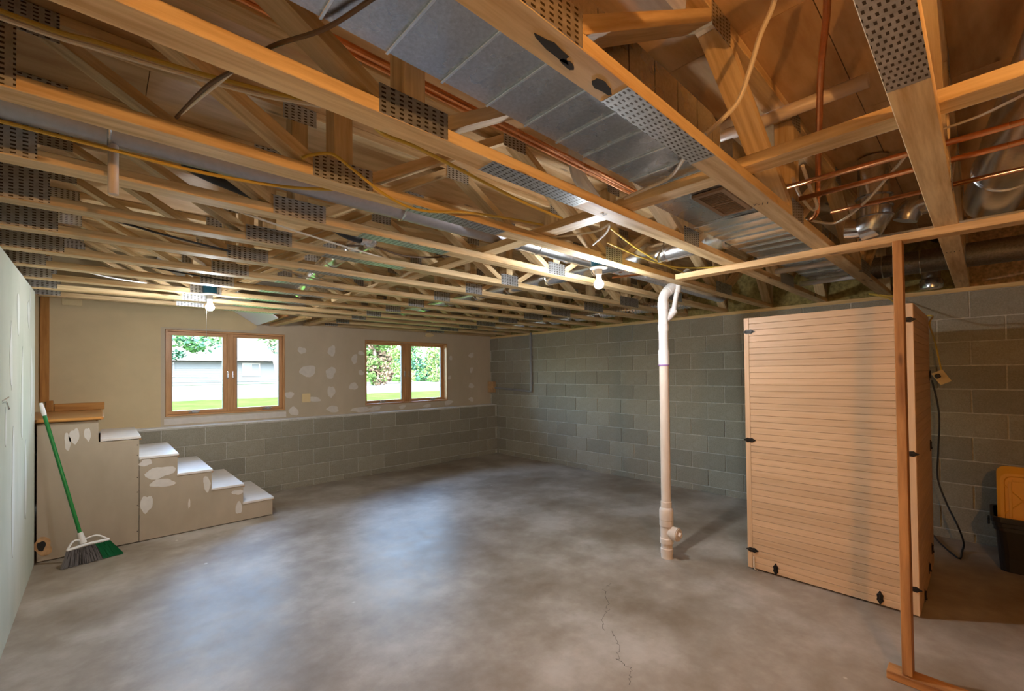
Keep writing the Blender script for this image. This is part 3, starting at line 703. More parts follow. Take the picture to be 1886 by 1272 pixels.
# ------------------------------------------------------------------ ducts
d = thing('rectangular_duct', (.0, .82, 2.25), 'galvanised rectangular sheet-metal duct with cross seams between two trusses', 'duct')
def ductsec(x0, x1, y0, y1, z0, z1, nm, par, mat='galv'):
    # sheet section with shallow pillowed underside
    n = 6; bm = bmesh.new()
    g = [[bm.verts.new((x0+(x1-x0)*i/2, y0+(y1-y0)*j/2, z0-(.0025 if i == 1 and j == 1 else 0))) for j in range(3)] for i in range(3)]
    for i in range(2):
        for j in range(2): bm.faces.new((g[i][j], g[i][j+1], g[i+1][j+1], g[i+1][j]))
    tp = [bm.verts.new((x, y, z1)) for x in (x0, x1) for y in (y0, y1)]
    bm.faces.new((tp[0], tp[1], tp[3], tp[2])); bm.faces.new((g[0][0], g[0][1], g[0][2], tp[1], tp[0])); bm.faces.new((g[2][0], g[2][1], g[2][2], tp[3], tp[2]))
    bm.faces.new((g[0][0], g[1][0], g[2][0], tp[2], tp[0])); bm.faces.new((g[0][2], g[1][2], g[2][2], tp[3], tp[1]))
    return MB().bm(bm).obj(nm, mat, par)
DX = [-2.1, -1.6, -1.1, -.6, -.3, .03, .19, .346, .501, .658, .812, .966, 1.115, 1.262, 1.413, 1.56, 1.69]
for a, b in zip(DX[:-1], DX[1:]):
    ductsec(a+.002, b-.002, -.135, .145, 0, .2, 'duct_panel', d)
    MB().box((b-.004, -.137, -.006), (b+.004, .147, .001), .001).obj('seam', 'galv_shiny', d)
MB().prism([(1.69, 0), (1.76, .03), (1.76, .17), (1.69, .2)], 1, -.135, .145).obj('end_cap', 'galv', d)
pl = thing('return_plenum', (2.6, .85, 2.25), 'wide galvanised plenum of ribbed sheet metal with a brown register grille', 'duct')
plx = [1.87, 2.33, 2.46, 2.58, 2.70, 2.83, 2.96, 3.10, 3.30]
for i, (a, b) in enumerate(zip(plx[:-1], plx[1:])):
    ductsec(a-2.6+.001, b-2.6-.001, -.17, .20, .012 if i == 0 else 0, .17, 'sheet_panel', pl, 'galv' if i == 0 else 'galv_shiny')
    MB().box((b-2.6-.006, -.172, -.007), (b-2.6+.006, .202, .0), .001).obj('rib', 'galv_shiny', pl)
gr = MB(); gx0, gx1, gy0, gy1 = 1.93-2.6, 2.27-2.6, -.11, .03
for a, b in (((gx0, gy0), (gx1, gy0+.02)), ((gx0, gy1-.02), (gx1, gy1)), ((gx0, gy0+.02), (gx0+.02, gy1-.02)), ((gx1-.02, gy0+.02), (gx1, gy1-.02)), (((gx0+gx1)/2-.004, gy0+.02), ((gx0+gx1)/2+.004, gy1-.02))):
    gr.box((*a, -.003), (*b, .009))
go = gr.obj('register_frame', 'grille', pl)
MB().box((gx0+.02, gy0+.02, .009), (gx1-.02, gy1-.02, .0105)).obj('register_void', 'dark', pl)
for k in range(16):
    x = gx0+.028+k*(gx1-gx0-.056)/15
    MB().box((x-.003, gy0+.021, -.001), (x+.003, gy1-.021, .008)).obj('louver', 'grille', go)
pb = thing('sheet_metal_trunk', (3.95, .85, 2.25), 'flat galvanised trunk running on from the plenum towards the block wall', 'duct')
for a, b in ((3.32, 3.75), (3.75, 4.2), (4.2, 4.7)): ductsec(a-3.95+.001, b-3.95-.001, -.15, .18, .02, .17, 'sheet_panel', pb); MB().box((b-3.95-.006, -.152, .013), (b-3.95+.006, .182, .0205), .001).obj('rib', 'galv_shiny', pb)
def round_duct(name, pts, r, mat, label, rings=(), n=20, cat='duct', ringmat='galv_shiny', ringr=.006):
    pts = [Vector(p) for p in pts]; base = pts[0].copy(); t = thing(name, base, label, cat)
    MB().tube([p-base for p in pts], r, n).obj('duct_wall', mat, t)
    L = [0]
    for a, b in zip(pts, pts[1:]): L.append(L[-1]+(b-a).length)
    for s in rings:
        s *= L[-1]; i = max(k for k in range(len(L)-1) if L[k] <= s+1e-9); q = pts[i].lerp(pts[i+1], (s-L[i])/(L[i+1]-L[i])); dd = (pts[i+1]-pts[i]).normalized()
        MB().tube([q-dd*.006-base, q-dd*.002-base, q+dd*.002-base, q+dd*.006-base], [r+.001, r+ringr, r+ringr, r+.001], n).obj('seam_ring', ringmat, t)
    return t
round_duct('round_duct', [(-2.1, 1.975, 2.314), (1.9, 1.975, 2.314)], .062, 'duct_grey', 'long dull grey round duct running beside the third truss row', (.15, .53, .8))
round_duct('round_duct', [(1.905, 1.975, 2.314), (2.72, 1.975, 2.314)], .064, 'galv_shiny', 'shiny round duct running past the bulb above the drain stack', (.2, .6, .95))
def corrugated(name, pts, r, mat, label, step=.02, amp=.006):
    pts = smooth_path(pts, 10); base = pts[0].copy(); out, rs = [], []
    L = 0; acc = 0; out.append(pts[0]-base); rs.append(r); k = 0
    for a, b in zip(pts, pts[1:]):
        d = (b-a).length; s = step-acc
        while s <= d:
            k += 1; out.append(a.lerp(b, s/d)-base); rs.append(r+(amp if k % 2 else -amp)); s += step
        acc = (acc+d) % step if d < step else d-(s-step)
    t = thing(name, base, label, 'duct'); MB().tube(out, rs, 18).obj('duct_wall', mat, t); return t
corrugated('flex_duct', [(2.885, 1.96, 2.312), (3.3, 1.94, 2.31), (4.2, 1.92, 2.29), (4.9, 1.92, 2.28)], .06, 'foil', 'corrugated foil duct beyond the drain stack ending at the block wall')
round_duct('round_duct', [(2.80, 1.055, 2.292), (2.80, 2.2, 2.292), (2.80, 3.6, 2.292), (2.80, 5.0, 2.292)], .066, 'galv_shiny', 'long galvanised round duct crossing the trusses behind the bulb', (.03, .1, .25, .31, .37, .5, .62, .74, .86))
corrugated('flex_duct', [(5.0, 2.3, 2.275), (4.95, 3.2, 2.275), (5.02, 4.4, 2.275), (5.05, 5.9, 2.275)], .062, 'foil', 'corrugated foil duct running along the top of the block wall')
round_duct('round_duct', [(1.17, 2.50, 2.285), (1.17, 2.8, 2.285), (1.2, 3.3, 2.285), (1.27, 3.8, 2.285), (1.4, 4.5, 2.285)], .052, 'foil', 'silver foil duct crossing the trusses beside the black hose', (.1, .3, .5, .7), ringr=.004)
bh = thing('black_hose', (.0, 2.4, 2.3), 'black corrugated hose joining the silver foil duct between trusses', 'hose')
MB().tube([p-bh.location for p in smooth_path([(.26, 2.37, 2.415), (.38, 2.37, 2.38), (.6, 2.36, 2.335), (.85, 2.36, 2.29), (1.0, 2.40, 2.262), (1.09, 2.44, 2.264)])], .03, 14).obj('hose_wall', 'black', bh)
MB().tube([p-bh.location for p in smooth_path([(1.08, 2.435, 2.265), (1.14, 2.45, 2.28), (1.175, 2.49, 2.285)], 4)], [.038, .045, .042, .05, .044, .052, .046, .05, .05], 14).obj('foil_collar', 'foil', bh)
# ducts at the right
vd = thing('duct_elbow', (3.2, .41, 2.30), 'upright round galvanised duct with swivel elbow behind the copper tube', 'duct')
MB().tube([(0, 0, .37), (0, 0, .15)], .072, 24).obj('upper_pipe', 'galv_shiny', vd)
MB().tube([(0, 0, .15), (0, 0, .10), (0, .0, .04), (.0, .03, -.02), (0, .07, -.03)], [.076, .08, .082, .078, .06], 24).obj('elbow', 'galv_shiny', vd)
for z in (.15, .09, .035): MB().tube([(0, 0, z-.006), (0, 0, z-.002), (0, 0, z+.002), (0, 0, z+.006)], [.08, .087, .087, .08], 24).obj('seam_ring', 'galv', vd)
MB().tube([(0, .06, -.01), (0, .13, -.0)], .055, 20).obj('side_collar', 'foil', vd)
MB().tube([(0, 0, .20), (0, 0, .145)], .075, 24).obj('foil_tape', 'foil', vd)
ve = thing('duct_elbow', (3.33, .245, 2.36), 'round galvanised elbow turning down beside the truss over the stud', 'duct')
MB().tube([p for p in smooth_path([(.0, -.085, .03), (0, -.03, .03), (-.02, .02, .015), (-.02, .045, -.05)], 5)], .055, 20).obj('elbow', 'galv_shiny', ve)
for y in (-.06, -.02): MB().tube([(0, y-.005, .03), (0, y-.001, .03), (0, y+.002, .03), (0, y+.005, .03)], [.056, .062, .062, .056], 20).obj('seam_ring', 'galv', ve)
round_duct('round_duct', [(3.50, -.046, 2.385), (3.44, -.048, 2.385), (2.6, -.125, 2.40), (1.5, -.25, 2.42)], .112, 'galv_shiny', 'large round galvanised duct above the two copper tubes', (.25,), 28)
round_duct('dark_duct', [(4.86, .74, 2.345), (4.86, -.2, 2.345), (4.86, -2.6, 2.345)], .092, 'dark_duct', 'dusty dark round duct crossing above the storage tote', (.05, .12, .45))
bt = thing('register_boot', (5.16, .30, 2.15), 'short galvanised round boot pointing down over the sill plate', 'duct')
MB().lathe([(.06, .0), (.074, .004), (.078, .035), (.074, .075), (.062, .085), (.062, .19)], (0, 0, .035), 24).obj('boot_wall', 'galv', bt)
bt.location = (5.25, .30, 2.135)
# ------------------------------------------------------------------ pipes
def pipe(name, pts, r, mat, label, cat='pipe', k=6, n=10, group=None):
    pts = [Vector(p) for p in pts]; o = MB().tube([p-pts[0] for p in (smooth_path(pts, k) if len(pts) > 2 else pts)], r, n).obj(name, mat, None, pts[0]); return tag(o, label, cat, group)
pipe('pvc_pipe', [(2.20, .29, 2.61), (2.20, 1.03, 2.61)], .028, 'pvc_cream', 'pale PVC pipe running under the plywood beside the vertical copper tube')
pipe('pvc_pipe', [(3.36, -1.6, 2.232), (3.36, .50, 2.242)], .026, 'pvc', 'white PVC pipe running just behind the partition top plate')
pipe('pvc_pipe', [(4.50, .66, 2.236), (4.50, 1.09, 2.236)], .022, 'pvc', 'white PVC pipe near the block wall above the plank cabin')
pipe('pvc_pipe', [(3.72, .68, 2.222), (3.72, 1.06, 2.222)], .02, 'pvc', 'short white PVC pipe beneath the flat trunk')
pipe('pvc_pipe', [(1.76, 1.40, 2.68), (1.765, 1.40, 2.56), (1.80, 1.41, 2.49), (1.98, 1.44, 2.42)], .035, 'pvc', 'short white PVC elbow between trusses beside the copper line')
pipe('downpipe_stub', [(.030, 1.975, 2.254), (.030, 1.975, 2.088)], .014, 'pvc_cream', 'short cream pipe stub hanging down below the grey duct')
pipe('copper_tube', [P(1524, -30, 2, 2.62), P(1522, 30, 2, 2.60), P(1512, 130, 2, 2.52), P(1508, 250, 2, 2.40), P(1506, 360, 2, 2.30), P(1504, 392, 2, 2.265), P(1490, 406, 2, 2.25)], .011, 'copper', 'bright copper tube sweeping down past the plywood beside the large truss')
pipe('copper_tube', [(2.144, -1.5, 2.258), (2.144, .56, 2.258)], .011, 'copper', 'upper of two copper tubes crossing under the large round duct')
pipe('copper_tube', [(2.325, -1.5, 2.256), (2.325, .56, 2.256)], .011, 'copper', 'lower copper tube crossing beside the round elbow and large duct')
pipe('copper_tube', [(2.62, .50, 2.25), (2.62, -1.0, 2.25)], .010, 'copper', 'dull copper tube low between the trusses by the duct elbow')
pipe('copper_tube', [(-1.6, 1.225, 2.42), (.8, 1.215, 2.41), (2.25, 1.205, 2.40)], .0105, 'copper', 'long copper tube running along the rectangular duct')
pipe('copper_tube', [(-1.6, 1.252, 2.42), (.8, 1.242, 2.41), (2.25, 1.232, 2.40)], .008, 'copper', 'thin copper tube paired beside the long copper line')
pipe('copper_tube', [(2.95, 1.99, 2.225), (3.05, 1.72, 2.225)], .009, 'copper', 'short copper tube between bulb and drain stack')
g = thing('wall_conduit', (XW-.02, 5.297, 1.2), 'grey conduit pipe bent along the block wall near the corner', 'conduit')
MB().tube(smooth_path([(-.002, 0, .97), (-.002, 0, .3), (-.002, 0, .0), (-.002, .03, -.03), (-.002, .3, -.015), (-.002, 1.08, .02)], 6), .017, 14).obj('conduit_pipe', 'pvc_grey', g)
MB().box((-.0, -.028, .55), (.02, .028, .575), .002).box((-.0, -.028, .1), (.02, .028, .125), .002).obj('strap', 'pvc_grey', g)
MB().box((5.33, 6.24, 1.13), (5.405, 6.39, 1.33), .004).obj('sealant_box', 'rawwood', label='brown sealed opening where the conduit enters the window wall', cat='opening')

# ------------------------------------------------------------------ cables
zc0 = ZB+CT+.0065
def cable(pts, r, mat, label, group=None): return pipe('cable', pts, r, mat, label, 'cable', 8, 8, group)
cable([P(1432, -20, 2, 2.62), P(1420, 20, 2, 2.58), P(1400, 65, 2, 2.52), P(1382, 125, 2, 2.44), P(1360, 185, 2, 2.36), P(1330, 220, 2, 2.31), P(1300, 247, 2, 2.27)], .008, 'cream_cable', 'cream cable curving down from the plywood to the large truss')
cable([P(1262, 288, 2, 2.24), P(1235, 325, 2, 2.235), P(1195, 345, 2, 2.23), P(1150, 365, 2, 2.23)], .007, 'cream_cable', 'cream cable drooping below the rectangular duct')
cable([P(700, -12, 2, 2.236), P(600, 52, 2, 2.236), P(500, 86, 2, 2.234), P(427, 131, 2, 2.232), P(380, 160, 2, 2.228), P(325, 216, 2, 2.225)], .005, 'brown_cable', 'dark brown cable crossing over the third truss beside the duct')
cable([P(427, 133, 2, 2.232), P(375, 175, 2, 2.224), P(330, 212, 2, 2.225)], .004, 'cream_cable', 'thin pale wire beside the dark brown cable')
cable([(-.9, 1.50, 2.33), P(0, 20, 2, 2.31), P(180, 78, 2, 2.31), P(350, 130, 2, 2.31), P(470, 162, 2, 2.31), P(600, 195, 2, 2.32)], .006, 'yellow', 'yellow cable running above the rear side of the broad truss')
cable([(-.9, 1.52, 2.30), P(0, 32, 2, 2.29), P(180, 90, 2, 2.29), P(350, 140, 2, 2.29), P(480, 175, 2, 2.29), P(590, 195, 2, 2.30)], .006, 'cream_cable', 'pinkish pale cable running below the yellow cable')
cable([P(556, 291, 1, 1.555), P(575, 285, 1, 1.555), P(612, 284, 1, 1.55), P(650, 312, 1, 1.54), P(700, 352, 1, 1.55), P(745, 378, 1, 1.555), P(790, 389, 1, 1.55), P(860, 391, 1, 1.55), P(930, 401, 1, 1.55), P(1000, 414, 1, 1.55)], .0055, 'yellow', 'yellow cable looping over a nail plate and splice plate')
cable([(.42, 1.12, zc0), (.52, 1.16, zc0), P(700, 243, 1, 1.25), P(760, 268, 1, 1.25), P(830, 303, 1, 1.26), P(900, 340, 1, 1.27), P(970, 375, 1, 1.28), P(1035, 402, 1, 1.30)], .006, 'yellow', 'ochre cable sagging just below the second truss from the large duct')
cable([(-.3, 1.86, 2.195), (.0, 1.84, 2.185), (.25, 1.82, 2.176), (.5, 1.78, 2.185), (.7, 1.74, 2.215)], .006, 'yellow', 'yellow cable lying below the long grey duct')
cable([P(1118, 446, 2, 2.22), P(1180, 473, 2, 2.215), P(1235, 490, 2, 2.215), P(1290, 493, 2, 2.22), P(1345, 489, 2, 2.22)], .005, 'yellow', 'bright yellow cable hanging under the galvanised duct near the plate end')
cable([P(1125, 420, 2, 2.3), P(1170, 455, 2, 2.26), P(1220, 485, 2, 2.23), P(1262, 503, 2, 2.225)], .006, 'yellow', 'dull yellow cable pair leading to the end of the top plate')
cable([P(1020, 437, 2, 2.24), P(1060, 432, 2, 2.23), P(1100, 425, 2, 2.23), P(1122, 413, 2, 2.24), P(1115, 430, 2, 2.225), P(1092, 450, 2, 2.22)], .006, 'cream_cable', 'white looped cable between trusses left of the galvanised duct')
cable([P(1460, 328, 2, 2.3), P(1474, 360, 2, 2.27), P(1495, 385, 2, 2.25), P(1505, 378, 2, 2.255), P(1490, 340, 2, 2.29), P(1478, 305, 2, 2.33)], .007, 'cream_cable', 'coiled cream cable hanging beside the copper tube end')
cable([P(1485, 405, 2, 2.25), P(1540, 410, 2, 2.24), P(1590, 375, 2, 2.25), P(1640, 320, 2, 2.27), P(1670, 285, 2, 2.30)], .006, 'cream_cable', 'cream cable drooping across the round duct elbow')
cable([(1.80, -.8, 2.226), (1.80, .3, 2.226), (1.80, .57, 2.226)], .008, 'white_plastic', 'white cable tucked along the underside of the long cross board')
cable([P(1738, 237, 2, 2.235), P(1800, 215, 2, 2.235), P(1850, 192, 2, 2.235), P(1890, 172, 2, 2.235)], .004, 'cream_cable', 'thin pale cable above the upper copper tube')
cable([P(640, 452, 1, 2.515), P(690, 455, 1, 2.515), P(740, 470, 1, 2.515), P(790, 474, 1, 2.515), P(845, 470, 1, 2.515)], .006, 'brown_cable', 'brown cable sagging between trusses past the foil duct')
zc = ZB+CT+.006
for i, (ta, x0, x1, sag, mt, lab) in enumerate(((5, -.3, .5, .0, 'cream_cable', 'pale cable strung between trusses over the left partition'), (5, -.2, .62, .015, 'black', 'black cable strung beside a pale one over the left partition'),
        (8, -.25, .3, .02, 'porcelain', 'white cable drooping between trusses before the stair bulb'), (7, -.2, .8, .01, 'black', 'thin black cable between trusses left of the stair bulb'), (10, -.2, .9, .01, 'cream_cable', 'pale cable near the last full truss above the stairs'),
        (4, .1, 1.3, .012, 'cream_cable', 'pale cable lying between trusses below the brown cable'), (6, .6, 1.3, .01, 'cream_cable', 'pale cable between trusses beyond the brown cable'))):
    ya, yb = TY[ta]+.03, TY[ta+1]+.05
    cable([(x0-.25, ya, zc), (x0, ya+.03, zc), ((x0+x1)/2, (ya+yb)/2, zc-sag), (x1, yb-.02, zc), (x1+.2, yb, zc)], .0055, mt, lab)
cable([(5.28, .55, 2.14), P(1600, 541, 0, 5.30), P(1640, 551, 0, 5.25), (4.75, .42, 1.90), (4.66, .27, 1.885), P(1712, 597, 1, .262), P(1722, 630, 0, 5.2), P(1730, 665, 0, 5.25), P(1734, 683, 0, 5.27)], .006, 'yellow', 'yellow cable draped over the cabin top down to the hanging outlet box')

# ------------------------------------------------------------------ outlet box and cords
ob = thing('outlet_box', P(1733, 696, 0, 5.27), 'cream outlet box dangling on a yellow cable before the block wall', 'outlet box')
ob.rotation_euler = (R(-28), R(12), R(8))
MB().box((-.028, -.032, -.05), (.022, .032, .05), .004).obj('box_body', 'almond', ob)
MB().box((-.034, -.04, -.058), (-.0285, .04, .058), .002).obj('cover_plate', 'almond', ob)
MB().box((-.062, -.0, .0), (-.0345, .034, .036), .006).obj('adapter', 'black', ob)
c0 = P(1716, 700, 0, 5.22)
pipe('power_cord', [c0, P(1724, 730, 0, 5.22), P(1730, 770, 0, 5.2), P(1728, 830, 0, 5.2), P(1727, 880, 0, 5.2), P(1745, 930, 0, 5.15), P(1765, 970, 0, 5.06), P(1775, 1000, 2, .05), P(1772, 1015, 2, .006), P(1768, 1028, 2, .006), P(1752, 1018, 2, .006), P(1730, 998, 2, .006), P(1719, 985, 2, .006)], .0065, 'black', 'black power cord hanging from the outlet box and coiling on the floor', 'cord')
o1 = thing('wall_outlet', P(564, 732.5, 1, YD-.004), 'almond wall outlet on unpainted drywall between the two windows', 'outlet')
MB().box((-.055, -.006, -.06), (.055, .003, .06), .003).obj('cover_plate', 'almond', o1)
for x in (-.025, .025): MB().box((x-.014, -.009, -.022), (x+.014, -.0062, .022), .003).obj('socket_face', 'almond', o1)
o2 = thing('wall_outlet', (-.215, YD-.007, 2.27), 'almond double outlet high on the tan wall above the stair landing', 'outlet')
MB().box((-.075, -.006, -.045), (.075, .003, .045), .003).obj('cover_plate', 'almond', o2)
for x in (-.035, .035): MB().box((x-.02, -.009, -.018), (x+.02, -.0062, .018), .003).obj('socket_face', 'almond', o2)
q = P(4, 742, 0, XL)
w = thing('wire_stub', (XL, q.y, q.z), 'stripped wire end poking out of the pale green partition', 'wire')
MB().tube([(0, 0, 0), (.015, -.01, .006), (.03, -.06, -.03)], .004, 6).obj('copper_end', 'galv_shiny', w); MB().tube([(0, .0, .01), (.02, .03, .03)], .003, 6).obj('wire_sheath', 'porcelain', w)

# ------------------------------------------------------------------ tote with lids
tx, ty, th = 4.96, -.42, .40
to = thing('storage_tote', (tx, ty, 0), 'black plastic storage tote standing on the floor by the block wall', 'tote')
def frustum(mb, hx0, hy0, z0, hx1, hy1, z1):
    v = [(sx*hx0, sy*hy0, z0) for sx, sy in ((-1, -1), (1, -1), (1, 1), (-1, 1))]+[(sx*hx1, sy*hy1, z1) for sx, sy in ((-1, -1), (1, -1), (1, 1), (-1, 1))]
    return v
bm = bmesh.new()
def ring(hx, hy, z, rr=.05, n=5):
    o = []
    for cx, cy, a0 in ((hx-rr, hy-rr, 0), (-hx+rr, hy-rr, 90), (-hx+rr, -hy+rr, 180), (hx-rr, -hy+rr, 270)):
        for k in range(n):
            a = R(a0+90*k/(n-1)); o.append(bm.verts.new((cx+rr*math.cos(a), cy+rr*math.sin(a), z)))
    return o
rings = [ring(.165, .365, 0.002), ring(.185, .385, .30), ring(.215, .395, .305), ring(.215, .395, .33), ring(.222, .402, .335), ring(.222, .402, .36), ring(.228, .41, .365), ring(.228, .41, th), ring(.21, .392, th), ring(.16, .36, .012)]
for a, b in zip(rings, rings[1:]):
    for k in range(len(a)): bm.faces.new((a[k], a[(k+1) % len(a)], b[(k+1) % len(a)], b[k]))
bm.faces.new(rings[0]); bm.faces.new(rings[-1]); MB().bm(bm).obj('tote_body', 'black', to)
MB().box((-.05, .4105, .30), (.05, .425, .345), .004).obj('handle', 'black', to)
bm = bmesh.new()
lr = [ring(.20, .348, 0, .05), ring(.208, .356, .004, .05), ring(.208, .356, .026, .05), ring(.19, .34, .030, .05), ring(.17, .32, .030, .04), ring(.165, .315, .022, .04)]
for a, b in zip(lr, lr[1:]):
    for k in range(len(a)): bm.faces.new((a[k], a[(k+1) % len(a)], b[(k+1) % len(a)], b[k]))
bm.faces.new(lr[0]); bm.faces.new(lr[-1])
lm = MB().bm(bm)
for s in (-1, 1):
    for y in (-.23, -.0, .23): lm.tube([(-.13, y-.11*s, .023), (.13, y+.11*s, .023)], .0045, 6)
for y in (-.29, .29): lm.box((-.13, y-.008, .0215), (.13, y+.008, .029), .002)
lm.box((-.148, -.28, .0215), (-.132, .28, .029), .002); lm.box((.132, -.28, .0215), (.148, .28, .029), .002)
lme2 = lm.mesh('bin_lid', 'lid')
for k in range(5):
    o = link('bin_lid', lme2, None, (4.905+.0325*k, -.405, .505+.004*k), (0, R(-78), 0), label='yellow tote lid standing in the black tote, %s from the block wall' % ORD[4-k], cat='lid', group='yellow lids in the tote')

# ------------------------------------------------------------------ outside
ZG = .78
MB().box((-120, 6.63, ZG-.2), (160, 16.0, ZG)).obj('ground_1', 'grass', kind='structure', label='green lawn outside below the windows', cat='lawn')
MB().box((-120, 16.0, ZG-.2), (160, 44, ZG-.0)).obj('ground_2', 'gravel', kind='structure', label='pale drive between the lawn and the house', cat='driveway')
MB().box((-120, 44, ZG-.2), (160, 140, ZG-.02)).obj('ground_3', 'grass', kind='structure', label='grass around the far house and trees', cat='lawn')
HY = 46.
def hx(px, y=HY): return P(px, 690, 1, y).x
def hz(py, px=420, y=HY): return P(px, py, 1, y).z
x0, x1 = hx(170), hx(516); ze, zr = hz(662), hz(612, y=HY+4.2)
hs = thing('far_house', ((x0+x1)/2, HY, ZG), 'pale sided house with light shingle roof seen through the stair window', 'house')
ho = hs.location; hl_ = lambda x, y, z: (x-ho.x, y-ho.y, z-ho.z)
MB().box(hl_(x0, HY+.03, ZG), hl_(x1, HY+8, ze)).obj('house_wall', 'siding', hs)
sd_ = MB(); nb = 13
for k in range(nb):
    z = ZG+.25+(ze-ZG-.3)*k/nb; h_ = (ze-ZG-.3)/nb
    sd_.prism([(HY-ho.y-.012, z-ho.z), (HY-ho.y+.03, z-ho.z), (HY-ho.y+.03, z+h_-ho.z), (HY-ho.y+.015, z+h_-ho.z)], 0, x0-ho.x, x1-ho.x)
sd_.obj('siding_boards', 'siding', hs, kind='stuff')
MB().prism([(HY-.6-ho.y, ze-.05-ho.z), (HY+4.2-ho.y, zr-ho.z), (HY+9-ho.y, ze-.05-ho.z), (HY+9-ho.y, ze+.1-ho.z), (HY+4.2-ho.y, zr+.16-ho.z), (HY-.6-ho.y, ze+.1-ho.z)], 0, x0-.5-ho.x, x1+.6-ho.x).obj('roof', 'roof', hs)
MB().box(hl_(x0-.5, HY-.68, ze-.12), hl_(x1+.6, HY-.6, ze+.06)).obj('gutter', 'darkened_paint', hs)
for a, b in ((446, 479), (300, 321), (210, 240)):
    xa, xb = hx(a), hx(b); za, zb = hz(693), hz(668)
    f = MB().box(hl_(xa, HY-.06, za), hl_(xb, HY+.02, zb)).obj('house_window', 'darkened_paint', hs)
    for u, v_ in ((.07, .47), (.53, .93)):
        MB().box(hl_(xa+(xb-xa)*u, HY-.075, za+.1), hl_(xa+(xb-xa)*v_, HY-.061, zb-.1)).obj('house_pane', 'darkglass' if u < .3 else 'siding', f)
def leaf_mesh(center, rad, n, size, mat, seed, name, parent):
    rg = random.Random(seed); mb = MB()
    for _ in range(n):
        while True:
            q = Vector((rg.uniform(-1, 1), rg.uniform(-1, 1), rg.uniform(-1, 1)))
            if .25 < q.length < 1: break
        p = Vector(center)+Vector((q.x*rad[0], q.y*rad[1], q.z*rad[2])); a = Vector((rg.uniform(-1, 1), rg.uniform(-1, 1), rg.uniform(-.6, .6))).normalized()
        b = a.cross(Vector((rg.uniform(-1, 1), rg.uniform(-1, 1), rg.uniform(-1, 1)))).normalized(); s = size*rg.uniform(.6, 1.3)
        mb.add([p-a*s, p+b*s*.45, p+a*s, p-b*s*.45], [(0, 1, 2, 3)])
    return mb.obj(name, mat, parent, kind='stuff')
def crown(c, rad, hh, n, size, tone, seed, parent):
    rg = random.Random(500+seed); k = 11
    for part_, tn in ((0, tone), (1, (1, 4, 0, 1, 1)[tone])):
        mb = MB()
        for q in range(k):
            a = rg.uniform(0, 6.28); zf = rg.uniform(-.85, .8); w = rad*(1-.45*max(zf, 0))*rg.uniform(.2, .62)
            cc = Vector((c[0]+w*math.cos(a), c[1]+w*math.sin(a), c[2]+hh*zf)); rr = rad*rg.uniform(.28, .45)
            for _ in range(n//(2*k)):
                d = Vector((rg.gauss(0, 1), rg.gauss(0, 1), rg.gauss(0, 1))).normalized()*rr*rg.uniform(.6, 1); p = cc+d
                u = Vector((rg.uniform(-1, 1), rg.uniform(-1, 1), rg.uniform(-.7, .7))).normalized(); v = u.cross(Vector((rg.uniform(-1, 1), rg.uniform(-1, 1), rg.uniform(-1, 1)))).normalized(); z = size*rg.uniform(.6, 1.3)
                mb.add([p-u*z, p+v*z*.5, p+u*z, p-v*z*.5], [(0, 1, 2, 3)])
        mb.obj('foliage', 'leaf%d' % tn, parent, kind='stuff')
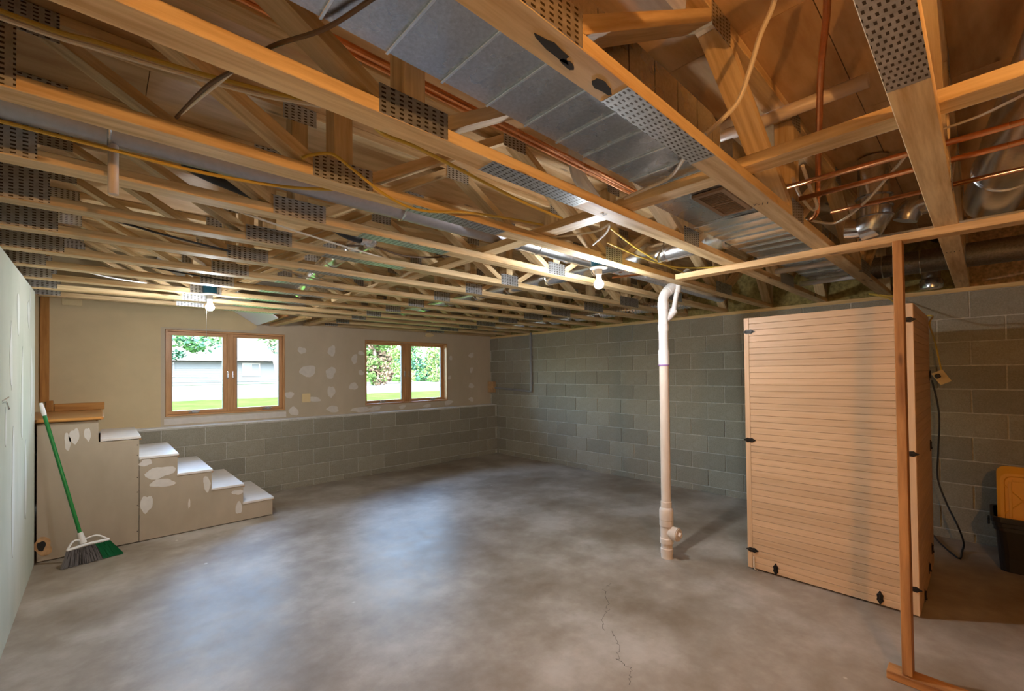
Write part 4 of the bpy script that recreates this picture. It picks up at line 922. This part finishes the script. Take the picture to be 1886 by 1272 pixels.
TREES = [(640, 40, 3.0, 9, 0, 'tall dark green tree filling the sky gap right of the far house'), (688, 34, 2.2, 6, 3, 'reddish tan leafy tree left in the tree-view window'), (719, 50, 2.8, 10, 4, 'yellow green tree beside the window mullion'),
         (700, 60, 4.6, 10, 1, 'bright green tree behind the reddish one'), (784, 42, 3.9, 10, 2, 'big blue green tree in the right pane of the tree-view window'), (820, 60, 5, 12, 1, 'light green tree behind the big blue green tree'), (742, 32, 1.5, 3.0, 1, 'low green shrub by the drive under the mullion'),
         (803, 35, 1.8, 3.2, 4, 'low yellow green shrub below the big blue green tree'), (694, 28, 1.0, 1.8, 3, 'low tan shrub at the left edge of the drive'), (850, 44, 3.2, 11, 0, 'dark green tree beyond the block wall corner'), (760, 72, 4.2, 12, 0, 'deep green tree filling the gap behind the mullion')]
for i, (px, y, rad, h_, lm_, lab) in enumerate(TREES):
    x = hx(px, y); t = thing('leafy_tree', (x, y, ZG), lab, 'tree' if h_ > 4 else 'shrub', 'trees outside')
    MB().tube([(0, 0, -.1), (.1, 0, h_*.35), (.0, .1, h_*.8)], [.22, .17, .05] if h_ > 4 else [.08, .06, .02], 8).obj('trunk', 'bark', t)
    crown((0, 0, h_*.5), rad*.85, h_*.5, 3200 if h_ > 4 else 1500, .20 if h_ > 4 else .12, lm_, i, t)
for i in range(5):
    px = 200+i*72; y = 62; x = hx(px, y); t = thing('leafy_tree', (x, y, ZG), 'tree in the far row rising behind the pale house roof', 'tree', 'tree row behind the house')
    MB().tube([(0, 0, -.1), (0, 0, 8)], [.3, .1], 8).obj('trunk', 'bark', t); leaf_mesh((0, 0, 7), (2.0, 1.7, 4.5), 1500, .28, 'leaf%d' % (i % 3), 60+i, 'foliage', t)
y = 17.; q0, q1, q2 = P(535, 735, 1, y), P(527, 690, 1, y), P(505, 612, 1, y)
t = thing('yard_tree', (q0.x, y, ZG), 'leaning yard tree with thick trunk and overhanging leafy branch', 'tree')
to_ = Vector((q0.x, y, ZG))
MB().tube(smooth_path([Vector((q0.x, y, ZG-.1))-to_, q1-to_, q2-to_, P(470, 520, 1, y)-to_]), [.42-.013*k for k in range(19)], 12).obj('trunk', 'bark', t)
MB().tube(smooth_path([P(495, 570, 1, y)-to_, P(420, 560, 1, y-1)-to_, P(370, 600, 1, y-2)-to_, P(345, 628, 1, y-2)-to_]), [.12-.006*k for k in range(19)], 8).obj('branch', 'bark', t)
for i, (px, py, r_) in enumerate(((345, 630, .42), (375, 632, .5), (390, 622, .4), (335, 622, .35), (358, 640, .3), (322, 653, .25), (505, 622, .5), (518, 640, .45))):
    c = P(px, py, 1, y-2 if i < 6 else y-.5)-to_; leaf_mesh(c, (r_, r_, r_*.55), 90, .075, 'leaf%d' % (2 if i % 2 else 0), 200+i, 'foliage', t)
